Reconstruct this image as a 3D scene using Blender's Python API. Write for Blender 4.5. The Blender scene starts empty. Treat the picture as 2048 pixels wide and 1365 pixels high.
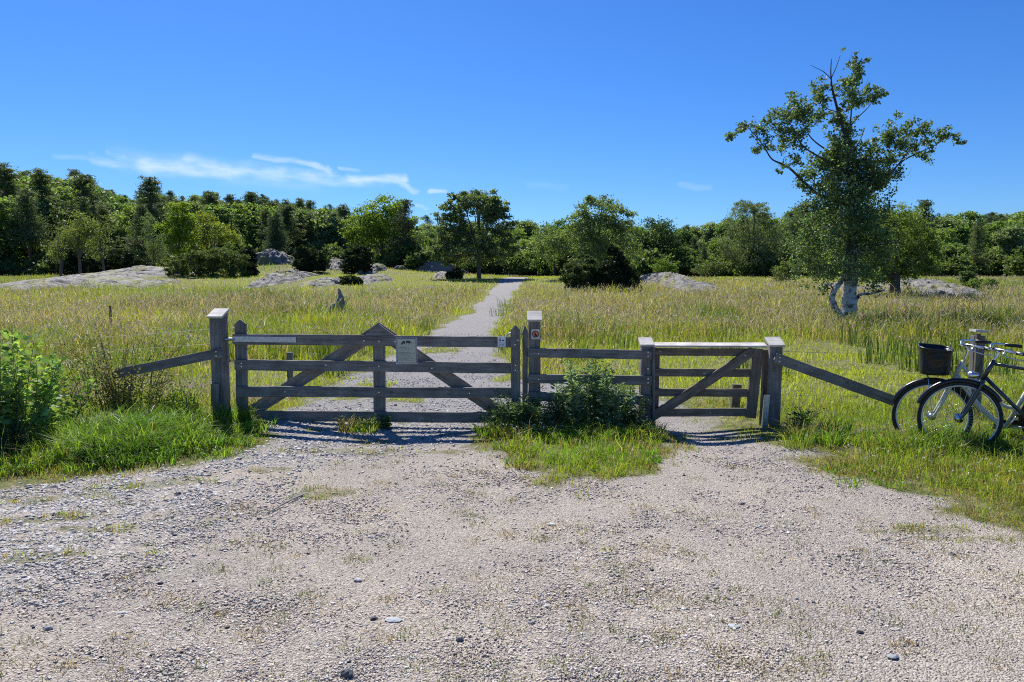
import bpy, math, random
import numpy as np
from mathutils import Vector, Matrix
random.seed(5)
rng = np.random.default_rng(7)
PI = math.pi
R = math.radians
S = bpy.context.scene
COL = S.collection

# ------------------------------------------------------------------ camera
F = 1490.0; CX = 1024.0; CY = 682.5; HOR = 555.0; CAMH = 1.6
PITCH = math.atan((CY - HOR) / F)
cd = bpy.data.cameras.new('camera'); cam = bpy.data.objects.new('camera', cd); COL.objects.link(cam)
cd.sensor_width = 36; cd.lens = 36 * F / 2048; cd.clip_start = .05; cd.clip_end = 6000
cam.location = (0, 0, CAMH); cam.rotation_euler = (PI / 2 - PITCH, 0, 0)
S.camera = cam
# ------------------------------------------------------------------ light
SUN_EL = 49.0; SUN_AZ = -22.0       # azimuth from +Y, clockwise positive
sd = bpy.data.lights.new('sun', 'SUN'); sun = bpy.data.objects.new('sun', sd); COL.objects.link(sun)
sd.energy = 5.0; sd.angle = R(.5); sd.color = (1, .955, .88)
tos = Vector((math.sin(R(SUN_AZ)) * math.cos(R(SUN_EL)), math.cos(R(SUN_AZ)) * math.cos(R(SUN_EL)), math.sin(R(SUN_EL))))
sun.rotation_euler = tos.to_track_quat('Z', 'Y').to_euler(); sun.location = (-10, 20, 30)
S.view_settings.view_transform = 'Standard'; S.view_settings.look = 'None'
S.view_settings.exposure = 0.6; S.view_settings.gamma = 1
S.cycles.use_denoising = False; S.cycles.filter_width = 1.1; S.cycles.use_adaptive_sampling = False; S.cycles.sample_clamp_indirect = 4; S.cycles.caustics_reflective = False; S.cycles.caustics_refractive = False
S.cycles.max_bounces = 8; S.cycles.transparent_max_bounces = 8

def pxdir(px, py):
    xc = (px - CX) / F; zc = -(py - CY) / F
    return (xc, math.cos(PITCH) + zc * math.sin(PITCH), zc * math.cos(PITCH) - math.sin(PITCH))

W = bpy.data.worlds.new("World"); S.world = W; W.use_nodes = True
nt = W.node_tree; N = nt.nodes; L = nt.links; N.clear()
wo = N.new('ShaderNodeOutputWorld'); bg = N.new('ShaderNodeBackground'); sky = N.new('ShaderNodeTexSky')
sky.sky_type = 'NISHITA'; sky.sun_disc = False; sky.sun_elevation = R(SUN_EL); sky.sun_rotation = R(SUN_AZ)
sky.air_density = 1.0; sky.dust_density = .25; sky.ozone_density = 3.5; sky.altitude = 0
hs = N.new('ShaderNodeHueSaturation'); hs.inputs['Saturation'].default_value = 1.22; hs.inputs['Value'].default_value = 1.0
tn_ = N.new('ShaderNodeVectorMath'); tn_.operation = 'MULTIPLY'; tn_.inputs[1].default_value = (.34, .55, .86)
L.new(sky.outputs[0], hs.inputs['Color']); L.new(hs.outputs[0], tn_.inputs[0])
# thin cirrus as streaks in sky direction space (azimuth, elevation)
tc = N.new('ShaderNodeTexCoord'); sx = N.new('ShaderNodeSeparateXYZ'); L.new(tc.outputs['Generated'], sx.inputs[0])
def wm(op, a, b=None):
    n = N.new('ShaderNodeMath'); n.operation = op
    for i, v in enumerate((a, b)):
        if v is None: continue
        if isinstance(v, (int, float)): n.inputs[i].default_value = v
        else: L.new(v, n.inputs[i])
    return n.outputs[0]
def wv(op, a, b, out=0):
    n = N.new('ShaderNodeVectorMath'); n.operation = op
    for i, v in enumerate((a, b)):
        if v is None: continue
        if isinstance(v, tuple): n.inputs[i].default_value = v
        elif isinstance(v, (int, float)): n.inputs['Scale'].default_value = v
        else: L.new(v, n.inputs['Scale'] if (op == 'SCALE' and i == 1) else n.inputs[i])
    return n.outputs['Value'] if op in ('DOT_PRODUCT', 'LENGTH') else n.outputs[0]
az = wm('ARCTAN2', sx.outputs[0], sx.outputs[1]); el = wm('ARCSINE', sx.outputs[2])
cb = N.new('ShaderNodeCombineXYZ'); L.new(az, cb.inputs[0]); L.new(el, cb.inputs[1])
nz = N.new('ShaderNodeTexNoise'); nz.inputs['Scale'].default_value = 22; nz.inputs['Detail'].default_value = 5
L.new(cb.outputs[0], nz.inputs['Vector'])
off = wv('SUBTRACT', nz.outputs['Color'], (.5, .5, .5)); off = wv('MULTIPLY', off, (.035, .014, 0))
pp = wv('ADD', cb.outputs[0], off)
def azel(px, py):
    d = Vector(pxdir(px, py)).normalized(); return (math.atan2(d.x, d.y), math.asin(d.z), 0)
streaks = [((185, 318), (300, 336), 9, .35), ((290, 330), (450, 342), 17, .6), ((380, 328), (560, 350), 17, .6), ((540, 350), (660, 352), 12, .5),
           ((510, 314), (620, 326), 6, .55), ((615, 325), (655, 338), 6, .55), ((650, 334), (662, 350), 6, .6), ((655, 350), (720, 364), 6, .5),
           ((700, 358), (805, 360), 9, .7), ((795, 362), (830, 382), 6, .55), ((220, 305), (250, 312), 5, .4), ((560, 358), (760, 364), 10, .35),
           ((862, 380), (888, 383), 5, .6), ((1060, 368), (1130, 372), 7, .10), ((1370, 372), (1420, 374), 6, .18), ((110, 312), (200, 320), 5, .2),
           ((680, 335), (720, 340), 4, .3), ((835, 408), (860, 416), 4, .3), ((250, 318), (620, 362), 22, .22)]
tot = None
for a, b, wpx, st in streaks:
    A = Vector(azel(*a)); B = Vector(azel(*b)); BA = B - A
    pa = wv('SUBTRACT', pp, tuple(A))
    h = wm('MULTIPLY', wv('DOT_PRODUCT', pa, tuple(BA)), 1 / BA.dot(BA))
    h.node.use_clamp = True
    q = wv('SCALE', None, h); q.node.inputs[0].default_value = tuple(BA)
    d = wv('LENGTH', wv('MULTIPLY', wv('SUBTRACT', pa, q), (1, 1.25, 1)), None)
    mr = N.new('ShaderNodeMapRange'); mr.interpolation_type = 'SMOOTHERSTEP'; L.new(d, mr.inputs[0])
    mr.inputs[1].default_value = 0; mr.inputs[2].default_value = wpx * 1.9 / F; mr.inputs[3].default_value = st; mr.inputs[4].default_value = 0
    o = mr.outputs[0]
    tot = o if tot is None else wm('MAXIMUM', tot, o)
n2 = N.new('ShaderNodeTexNoise'); n2.inputs['Scale'].default_value = 1; n2.inputs['Detail'].default_value = 6
L.new(wv('MULTIPLY', cb.outputs[0], (26, 90, 1)), n2.inputs['Vector'])
mr2 = N.new('ShaderNodeMapRange'); L.new(n2.outputs[0], mr2.inputs[0]); mr2.inputs[1].default_value = .3; mr2.inputs[2].default_value = .65; mr2.inputs[3].default_value = .15; mr2.inputs[4].default_value = .85
tot = wm('MULTIPLY', tot, mr2.outputs[0])
mx = N.new('ShaderNodeMix'); mx.data_type = 'RGBA'; L.new(tot, mx.inputs[0]); L.new(tn_.outputs[0], mx.inputs[6]); mx.inputs[7].default_value = (6.6, 7.2, 7.6, 1)
L.new(mx.outputs[2], bg.inputs[0]); bg.inputs[1].default_value = .10; L.new(bg.outputs[0], wo.inputs[0])

# ------------------------------------------------------------------ numeric helpers
def sstep(t):
    t = np.clip(t, 0, 1); return t * t * (3 - 2 * t)
_perm = np.random.default_rng(99).random((256, 256))
def vnoise(x, y, s=1.0):
    x = np.asarray(x, float) * s + 1000.5; y = np.asarray(y, float) * s + 1000.5
    xi = np.floor(x).astype(int); yi = np.floor(y).astype(int); fx = x - xi; fy = y - yi
    fx = fx * fx * (3 - 2 * fx); fy = fy * fy * (3 - 2 * fy)
    g = lambda i, j: _perm[i & 255, j & 255]
    return (g(xi, yi) * (1 - fx) + g(xi + 1, yi) * fx) * (1 - fy) + (g(xi, yi + 1) * (1 - fx) + g(xi + 1, yi + 1) * fx) * fy
def fbm(x, y, s=1.0, o=4):
    a = 0; w = .5; t = 0
    for k in range(o):
        a = a + w * vnoise(x + 17 * k, y - 9 * k, s * 2 ** k); t += w; w *= .5
    return a / t
def G2(x, y, cx, cy, sx_, sy_): return np.exp(-((x - cx) / sx_) ** 2 - ((y - cy) / sy_) ** 2)
def H(x, y):
    x = np.asarray(x, float); y = np.asarray(y, float)
    z = 1.55 * sstep((y - 28) / 45)
    z = z + 1.35 * G2(x, y, -22, 80, 15, 12)
    z = z + 11 * sstep((y - 85) / 120) * sstep((-x + 15) / 90) + 2.0 * sstep((y - 90) / 150)
    z = z + .10 * (fbm(x, y, .22, 3) - .5) * sstep((y - 7) / 6) + .35 * (fbm(x, y, .07, 2) - .5) * sstep((y - 20) / 20)
    z = z + .03 * (fbm(x, y, .9, 3) - .5)
    z = z + .14 * G2(x, y, -3.4, 7.9, 1.4, 1.3) - .05 * G2(x, y, 2.0, 7.8, .45, .8) + .04 * G2(x, y, .9, 7.6, .9, .5) + .05 * G2(x, y, 4.2, 7.3, 1.5, .6) - .03
    z = z + .45 * G2(x, y, -26, 61, 9, 7) + .25 * G2(x, y, -14, 60, 5, 6) + .2 * G2(x, y, 12, 56, 5, 5)
    return z
def Hs(x, y): return float(H(x, y))
def P(px, py, D):
    d = pxdir(px, py); k = D / d[1]
    return Vector((d[0] * k, D, CAMH + d[2] * k))
def G(px, py, near=1.0, far=95.0):
    d = pxdir(px, py); t = near / d[1]; best = None
    while t * d[1] < far:
        x, y, z = d[0] * t, d[1] * t, CAMH + d[2] * t
        if z <= Hs(x, y): return Vector((x, y, Hs(x, y)))
        t *= 1.004
    y = far * .82; x = d[0] / d[1] * y
    return Vector((x, y, Hs(x, y)))

# ------------------------------------------------------------------ object helpers
def tag(o, label=None, cat=None, group=None, kind=None):
    if label: o['label'] = label
    if cat: o['category'] = cat
    if group: o['group'] = group
    if kind: o['kind'] = kind
    return o
def empty(name, loc, label, cat, group=None, rot=(0, 0, 0)):
    o = bpy.data.objects.new(name, None); o.location = loc; o.rotation_euler = rot; o.empty_display_size = .2
    COL.objects.link(o); tag(o, label, cat, group); return o
def mesh(name, V, Fc, mat, cols=None, parent=None, rel=True, smooth=False):
    """V (n,3) in world coordinates (rel: made relative to an unrotated parent). Fc = array (m,k) or list of arrays"""
    V = np.asarray(V, np.float32).copy()
    if parent is not None and rel: V -= np.array(parent.location, np.float32)
    if not isinstance(Fc, list): Fc = [Fc]
    Fc = [np.asarray(f, np.int32) for f in Fc if len(f)]
    me = bpy.data.meshes.new(name)
    me.vertices.add(len(V)); me.vertices.foreach_set('co', V.ravel())
    loops = np.concatenate([f.ravel() for f in Fc]); tots = np.concatenate([np.full(len(f), f.shape[1], np.int32) for f in Fc])
    st = np.concatenate([[0], np.cumsum(tots)[:-1]]).astype(np.int32)
    me.loops.add(len(loops)); me.loops.foreach_set('vertex_index', loops)
    me.polygons.add(len(tots)); me.polygons.foreach_set('loop_start', st)
    try: me.polygons.foreach_set('loop_total', tots)
    except Exception: pass
    me.update(calc_edges=True)
    if smooth: me.polygons.foreach_set('use_smooth', np.ones(len(tots), bool))
    else: me.polygons.foreach_set('use_smooth', np.zeros(len(tots), bool))
    if cols is not None:
        at = me.attributes.new('col', 'FLOAT_COLOR', 'POINT')
        c = np.ones((len(V), 4), np.float32); c[:, :3] = cols; at.data.foreach_set('color', c.ravel())
    me.materials.append(mat)
    o = bpy.data.objects.new(name, me); COL.objects.link(o)
    if parent is not None: o.parent = parent
    return o
class MB:
    """collects shapes into one mesh"""
    def __init__(s): s.V = []; s.F = {}; s.n = 0; s.C = []
    def add(s, V, F_, c=None):
        V = np.asarray(V, float); F_ = F_ if isinstance(F_, list) else [F_]
        for f in F_:
            f = np.asarray(f, int)
            if len(f): s.F.setdefault(f.shape[1], []).append(f + s.n)
        s.V.append(V); s.n += len(V)
        if c is not None: s.C.append(np.broadcast_to(np.asarray(c, float), (len(V), 3)))
    def build(s, name, mat, parent=None, rel=True, smooth=False):
        return mesh(name, np.concatenate(s.V), [np.concatenate(f) for f in s.F.values()], mat, np.concatenate(s.C) if s.C else None, parent, rel, smooth)
def box(c, size, rot=None):
    v = np.array([[x, y, z] for x in (-.5, .5) for y in (-.5, .5) for z in (-.5, .5)]) * np.array(size)
    if rot is not None: v = v @ np.array(rot.to_3x3()).T
    return v + np.array(c), np.array([[0, 1, 3, 2], [4, 6, 7, 5], [0, 4, 5, 1], [2, 3, 7, 6], [0, 2, 6, 4], [1, 5, 7, 3]])
def tube(pts, rad, n=8, jit=0, caps=True, flat=1.0):
    pts = [Vector(p) for p in pts]; m = len(pts)
    rad = [rad] * m if isinstance(rad, (int, float)) else list(rad)
    V = []; up = None
    for i, p in enumerate(pts):
        t = (pts[min(i + 1, m - 1)] - pts[max(i - 1, 0)])
        if t.length < 1e-9: t = Vector((0, 0, 1))
        t.normalize()
        if up is None: up = t.orthogonal().normalized()
        up = (up - t * up.dot(t)); up = up.normalized() if up.length > 1e-6 else t.orthogonal().normalized()
        b = t.cross(up)
        for k in range(n):
            a = 2 * PI * k / n; r = rad[i] * (1 + jit * (random.random() - .5))
            V.append(p + up * (math.cos(a) * r) + b * (math.sin(a) * r * flat))
    Fq = [[i * n + k, i * n + (k + 1) % n, (i + 1) * n + (k + 1) % n, (i + 1) * n + k] for i in range(m - 1) for k in range(n)]
    V = np.array([tuple(v) for v in V])
    out = [np.array(Fq)]
    if caps: out.append(np.array([list(range(n))[::-1], [(m - 1) * n + k for k in range(n)]]))
    return V, out
def torus(c, Rr, r, u, v, nu=56, nv=8, a0=0, a1=2 * PI, ax=1.0):
    c = Vector(c); u = Vector(u).normalized(); v = Vector(v).normalized(); w = u.cross(v)
    full = abs(a1 - a0 - 2 * PI) < 1e-6; m = nu if full else nu + 1
    V = []
    for i in range(m):
        a = a0 + (a1 - a0) * i / nu; e = u * math.cos(a) + v * math.sin(a)
        for k in range(nv):
            b = 2 * PI * k / nv; V.append(c + e * (Rr + r * math.cos(b)) + w * (r * ax * math.sin(b)))
    Fq = [[i * nv + k, ((i + 1) % m) * nv + k, ((i + 1) % m) * nv + (k + 1) % nv, i * nv + (k + 1) % nv] for i in range(nu) for k in range(nv)]
    return np.array([tuple(q) for q in V]), [np.array(Fq)]
def cyl(a, b, r, n=16, r2=None): return tube([a, b], [r, r if r2 is None else r2], n)
def smooth_path(pts, k=5):
    pts = [Vector(p) for p in pts]; out = []
    for i in range(len(pts) - 1):
        p0 = pts[max(i - 1, 0)]; p1 = pts[i]; p2 = pts[i + 1]; p3 = pts[min(i + 2, len(pts) - 1)]
        for j in range(k):
            t = j / k
            out.append(.5 * ((2 * p1) + (p2 - p0) * t + (2 * p0 - 5 * p1 + 4 * p2 - p3) * t * t + (3 * p1 - p0 - 3 * p2 + p3) * t ** 3))
    out.append(pts[-1]); return out

# ------------------------------------------------------------------ materials
def newmat(name):
    m = bpy.data.materials.new(name); m.use_nodes = True; nt = m.node_tree; nt.nodes.clear()
    o = nt.nodes.new('ShaderNodeOutputMaterial'); b = nt.nodes.new('ShaderNodeBsdfPrincipled'); nt.links.new(b.outputs[0], o.inputs[0])
    return m, nt, b, o
def simple(name, col, rough=.5, metal=0, var=.12, scale=30, bump=0.0, coat=0):
    m, nt, b, o = newmat(name); b.inputs['Roughness'].default_value = rough; b.inputs['Metallic'].default_value = metal
    b.inputs['Coat Weight'].default_value = coat
    t = nt.nodes.new('ShaderNodeTexCoord'); n = nt.nodes.new('ShaderNodeTexNoise'); n.inputs['Scale'].default_value = scale; n.inputs['Detail'].default_value = 4
    nt.links.new(t.outputs['Object'], n.inputs['Vector'])
    r = nt.nodes.new('ShaderNodeMapRange'); nt.links.new(n.outputs[0], r.inputs[0]); r.inputs[1].default_value = .3; r.inputs[2].default_value = .7
    r.inputs[3].default_value = 1 - var; r.inputs[4].default_value = 1 + var
    v = nt.nodes.new('ShaderNodeVectorMath'); v.operation = 'SCALE'; v.inputs[0].default_value = col[:3]; nt.links.new(r.outputs[0], v.inputs['Scale'])
    nt.links.new(v.outputs[0], b.inputs['Base Color'])
    if bump:
        bp = nt.nodes.new('ShaderNodeBump'); bp.inputs['Strength'].default_value = bump; bp.inputs['Distance'].default_value = .01
        nt.links.new(n.outputs[0], bp.inputs['Height']); nt.links.new(bp.outputs[0], b.inputs['Normal'])
    return m
def leafmat(name, trans=.46, rough=.55, spec=.22, tint=(1.25, 1.3, .5)):
    m, nt, b, o = newmat(name)
    a = nt.nodes.new('ShaderNodeAttribute'); a.attribute_name = 'col'
    nt.links.new(a.outputs['Color'], b.inputs['Base Color']); b.inputs['Roughness'].default_value = rough; b.inputs['Specular IOR Level'].default_value = spec
    tr = nt.nodes.new('ShaderNodeBsdfTranslucent'); vm = nt.nodes.new('ShaderNodeVectorMath'); vm.operation = 'MULTIPLY'; vm.inputs[1].default_value = tint
    nt.links.new(a.outputs['Color'], vm.inputs[0]); nt.links.new(vm.outputs[0], tr.inputs['Color'])
    mix = nt.nodes.new('ShaderNodeMixShader'); mix.inputs[0].default_value = trans
    nt.links.new(b.outputs[0], mix.inputs[1]); nt.links.new(tr.outputs[0], mix.inputs[2]); nt.links.new(mix.outputs[0], o.inputs[0])
    return m
def attrmat(name, rough=.8, spec=.3):
    m, nt, b, o = newmat(name)
    a = nt.nodes.new('ShaderNodeAttribute'); a.attribute_name = 'col'
    nt.links.new(a.outputs['Color'], b.inputs['Base Color']); b.inputs['Roughness'].default_value = rough; b.inputs['Specular IOR Level'].default_value = spec
    return m
def ramp(nt, fac, stops):
    r = nt.nodes.new('ShaderNodeValToRGB'); e = r.color_ramp.elements
    e[0].position, e[0].color = stops[0][0], (*stops[0][1], 1); e[1].position, e[1].color = stops[-1][0], (*stops[-1][1], 1)
    for p, c in stops[1:-1]:
        q = e.new(p); q.color = (*c, 1)
    nt.links.new(fac, r.inputs[0]); return r.outputs[0]
def woodmat(name, dark, light, moss=.0):
    m, nt, b, o = newmat(name); t = nt.nodes.new('ShaderNodeTexCoord'); nd = nt.nodes; L = nt.links
    oi = nd.new('ShaderNodeObjectInfo')
    mp = nd.new('ShaderNodeMapping'); mp.inputs['Scale'].default_value = (2.2, 38, 38); L.new(t.outputs['Object'], mp.inputs[0])
    ad = nd.new('ShaderNodeVectorMath'); ad.operation = 'SCALE'; ad.inputs[0].default_value = (37, 91, 53); L.new(oi.outputs['Random'], ad.inputs['Scale'])
    L.new(ad.outputs[0], mp.inputs['Location'])
    n1 = nd.new('ShaderNodeTexNoise'); n1.inputs['Scale'].default_value = 1; n1.inputs['Detail'].default_value = 8; n1.inputs['Roughness'].default_value = .65; n1.inputs['Distortion'].default_value = .6
    L.new(mp.outputs[0], n1.inputs['Vector'])
    c1 = ramp(nt, n1.outputs[0], [(.25, dark), (.48, tuple((a + b_) / 2 for a, b_ in zip(dark, light))), (.72, light)])
    n2 = nd.new('ShaderNodeTexNoise'); n2.inputs['Scale'].default_value = 5; n2.inputs['Detail'].default_value = 3; L.new(t.outputs['Object'], n2.inputs['Vector'])
    c2 = ramp(nt, n2.outputs[0], [(.3, (.62, .60, .58)), (.7, (1.12, 1.1, 1.06))])
    mu = nd.new('ShaderNodeMix'); mu.data_type = 'RGBA'; mu.blend_type = 'MULTIPLY'; mu.inputs[0].default_value = 1; L.new(c1, mu.inputs[6]); L.new(c2, mu.inputs[7])
    # knots
    vo = nd.new('ShaderNodeTexVoronoi'); vo.inputs['Scale'].default_value = 3.3; mp2 = nd.new('ShaderNodeMapping'); mp2.inputs['Scale'].default_value = (1, 2.2, 2.2)
    L.new(t.outputs['Object'], mp2.inputs[0]); L.new(ad.outputs[0], mp2.inputs['Location']); L.new(mp2.outputs[0], vo.inputs['Vector'])
    kr = nd.new('ShaderNodeMapRange'); L.new(vo.outputs['Distance'], kr.inputs[0]); kr.inputs[1].default_value = .04; kr.inputs[2].default_value = .09; kr.inputs[3].default_value = .7; kr.inputs[4].default_value = 0
    k2 = nd.new('ShaderNodeMix'); k2.data_type = 'RGBA'; L.new(kr.outputs[0], k2.inputs[0]); L.new(mu.outputs[2], k2.inputs[6]); k2.inputs[7].default_value = (.05, .04, .035, 1)
    # green algae low down / in patches
    ge = nd.new('ShaderNodeNewGeometry'); sp = nd.new('ShaderNodeSeparateXYZ'); L.new(ge.outputs['Position'], sp.inputs[0])
    zr = nd.new('ShaderNodeMapRange'); L.new(sp.outputs[2], zr.inputs[0]); zr.inputs[1].default_value = .05; zr.inputs[2].default_value = .55; zr.inputs[3].default_value = 1; zr.inputs[4].default_value = .15
    n3 = nd.new('ShaderNodeTexNoise'); n3.inputs['Scale'].default_value = 9; n3.inputs['Detail'].default_value = 5; L.new(ge.outputs['Position'], n3.inputs['Vector'])
    gr = nd.new('ShaderNodeMapRange'); L.new(n3.outputs[0], gr.inputs[0]); gr.inputs[1].default_value = .48; gr.inputs[2].default_value = .62; gr.inputs[4].default_value = moss
    g2 = nd.new('ShaderNodeMath'); g2.operation = 'MULTIPLY'; L.new(zr.outputs[0], g2.inputs[0]); L.new(gr.outputs[0], g2.inputs[1])
    k3 = nd.new('ShaderNodeMix'); k3.data_type = 'RGBA'; L.new(g2.outputs[0], k3.inputs[0]); L.new(k2.outputs[2], k3.inputs[6]); k3.inputs[7].default_value = (.10, .15, .09, 1)
    L.new(k3.outputs[2], b.inputs['Base Color']); b.inputs['Roughness'].default_value = .8; b.inputs['Specular IOR Level'].default_value = .25
    bp = nd.new('ShaderNodeBump'); bp.inputs['Strength'].default_value = .6; bp.inputs['Distance'].default_value = .004
    L.new(n1.outputs[0], bp.inputs['Height']); L.new(bp.outputs[0], b.inputs['Normal'])
    return m
M = {}
M['wood'] = woodmat('weathered_wood', (.09, .087, .08), (.31, .30, .285), .6)
M['woodbrown'] = woodmat('weathered_brown_wood', (.085, .068, .052), (.27, .225, .18), .35)
M['woodcap'] = woodmat('sunlit_wood', (.40, .39, .37), (.72, .70, .67), .0)  # lighter copy of the wood, sunlight on the top faces painted into its colour
M['steel'] = simple('galvanised_steel', (.42, .45, .48), .42, .85, .2, 40)
M['bolt'] = simple('zinc_bolt', (.72, .73, .74), .35, .8, .05)
M['black'] = simple('black_plastic', (.012, .012, .014), .32, 0, .2, 60, .1)
M['rubber'] = simple('tyre_rubber', (.025, .024, .024), .75, 0, .2, 80, .2)
M['rim'] = simple('alloy_rim', (.62, .66, .70), .38, .55, .06)
M['chrome'] = simple('chrome', (.70, .70, .70), .28, 1, .03)
M['cream'] = simple('cream_paint', (.66, .66, .50), .3, 0, .04, 10, 0, .6)
M['dkpaint'] = simple('charcoal_paint', (.035, .04, .055), .28, .2, .08, 10, 0, .7)
M['leafm'] = leafmat('leaf')
M['grassm'] = leafmat('grass_blade', .5, .45, .3, (1.32, 1.27, .6))
M['needle'] = leafmat('needle', .32, .6, .2, (1.2, 1.25, .6))
M['petal'] = leafmat('petal', .35, .6, .2, (1, 1, 1))
M['stonem'] = attrmat('gravel_stone', .75, .35)
M['barkm'] = simple('bark', (.13, .105, .085), .9, 0, .45, 12, .8)
M['pinebark'] = simple('pine_bark', (.19, .115, .075), .9, 0, .45, 10, .8)
M['paper'] = simple('sign_panel', (.44, .47, .36), .4, 0, .03, 8)
M['white'] = simple('white_panel', (.74, .76, .78), .4, 0, .03, 8)
M['ink'] = simple('print_ink', (.02, .022, .03), .5, 0, .0)
M['inkgrey'] = simple('print_grey', (.16, .18, .15), .5, 0, .0)
M['orange'] = simple('orange_print', (.80, .19, .05), .5, 0, .03)
M['wire'] = simple('fence_wire', (.42, .41, .38), .5, .6, .2, 60)
M['driftwood'] = simple('dead_wood', (.24, .225, .20), .85, 0, .5, 9, .9)
M['seat'] = simple('saddle_vinyl', (.02, .02, .024), .4, 0, .1, 40, .1)
M['glass'] = simple('lamp_glass', (.6, .62, .62), .12, .1, .05)
M['red'] = simple('red_plastic', (.5, .05, .03), .3, 0, .05)
# birch bark
m, nt, b, o = newmat('birch_bark'); t = nt.nodes.new('ShaderNodeTexCoord')
mp = nt.nodes.new('ShaderNodeMapping'); mp.inputs['Scale'].default_value = (1.6, 1.6, 3.2); nt.links.new(t.outputs['Object'], mp.inputs[0])
n1 = nt.nodes.new('ShaderNodeTexNoise'); n1.inputs['Scale'].default_value = 1.5; n1.inputs['Detail'].default_value = 6; nt.links.new(mp.outputs[0], n1.inputs['Vector'])
n2 = nt.nodes.new('ShaderNodeTexNoise'); n2.inputs['Scale'].default_value = 4.5; n2.inputs['Detail'].default_value = 7; nt.links.new(t.outputs['Object'], n2.inputs['Vector'])
mn = nt.nodes.new('ShaderNodeMath'); mn.operation = 'MINIMUM'; nt.links.new(n1.outputs[0], mn.inputs[0]); nt.links.new(n2.outputs[0], mn.inputs[1])
sp = nt.nodes.new('ShaderNodeSeparateXYZ'); nt.links.new(t.outputs['Object'], sp.inputs[0])
zr = nt.nodes.new('ShaderNodeMapRange'); nt.links.new(sp.outputs[2], zr.inputs[0]); zr.inputs[1].default_value = 1.6; zr.inputs[2].default_value = 3.2; zr.inputs[3].default_value = 0; zr.inputs[4].default_value = .17
su = nt.nodes.new('ShaderNodeMath'); su.operation = 'SUBTRACT'; nt.links.new(mn.outputs[0], su.inputs[0]); nt.links.new(zr.outputs[0], su.inputs[1])
nt.links.new(ramp(nt, su.outputs[0], [(.36, (.05, .045, .04)), (.43, (.30, .28, .26)), (.52, (.60, .58, .55))]), b.inputs['Base Color']); b.inputs['Roughness'].default_value = .8
bp = nt.nodes.new('ShaderNodeBump'); bp.inputs['Strength'].default_value = .8; bp.inputs['Distance'].default_value = .03; nt.links.new(n2.outputs[0], bp.inputs['Height']); nt.links.new(bp.outputs[0], b.inputs['Normal'])
M['birch'] = m
# granite
m, nt, b, o = newmat('granite'); g = nt.nodes.new('ShaderNodeNewGeometry')
n1 = nt.nodes.new('ShaderNodeTexNoise'); n1.inputs['Scale'].default_value = 1.3; n1.inputs['Detail'].default_value = 10; n1.inputs['Roughness'].default_value = .78; nt.links.new(g.outputs['Position'], n1.inputs['Vector'])
c1 = ramp(nt, n1.outputs[0], [(.30, (.06, .06, .06)), (.43, (.15, .145, .135)), (.55, (.225, .215, .20)), (.72, (.33, .31, .285))])
mp = nt.nodes.new('ShaderNodeMapping'); mp.inputs['Scale'].default_value = (.35, .6, 2.2); nt.links.new(g.outputs['Position'], mp.inputs[0])
vo = nt.nodes.new('ShaderNodeTexVoronoi'); vo.feature = 'DISTANCE_TO_EDGE'; vo.inputs['Scale'].default_value = 1; nt.links.new(mp.outputs[0], vo.inputs['Vector'])
cr = nt.nodes.new('ShaderNodeMapRange'); nt.links.new(vo.outputs['Distance'], cr.inputs[0]); cr.inputs[1].default_value = .0; cr.inputs[2].default_value = .05; cr.inputs[3].default_value = .12; cr.inputs[4].default_value = 1
mu = nt.nodes.new('ShaderNodeMix'); mu.data_type = 'RGBA'; mu.blend_type = 'MULTIPLY'; mu.inputs[0].default_value = 1; nt.links.new(c1, mu.inputs[6]); nt.links.new(cr.outputs[0], mu.inputs[7])
n5 = nt.nodes.new('ShaderNodeTexNoise'); n5.inputs['Scale'].default_value = .55; n5.inputs['Detail'].default_value = 7; nt.links.new(g.outputs['Position'], n5.inputs['Vector'])
m5 = nt.nodes.new('ShaderNodeMapRange'); nt.links.new(n5.outputs[0], m5.inputs[0]); m5.inputs[1].default_value = .53; m5.inputs[2].default_value = .56
x5 = nt.nodes.new('ShaderNodeMix'); x5.data_type = 'RGBA'; nt.links.new(m5.outputs[0], x5.inputs[0]); nt.links.new(mu.outputs[2], x5.inputs[6]); x5.inputs[7].default_value = (.17, .17, .06, 1)
nt.links.new(x5.outputs[2], b.inputs['Base Color']); b.inputs['Roughness'].default_value = .8
bp = nt.nodes.new('ShaderNodeBump'); bp.inputs['Strength'].default_value = 1; bp.inputs['Distance'].default_value = .15; nt.links.new(n1.outputs[0], bp.inputs['Height']); nt.links.new(bp.outputs[0], b.inputs['Normal'])
M['granite'] = m

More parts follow.
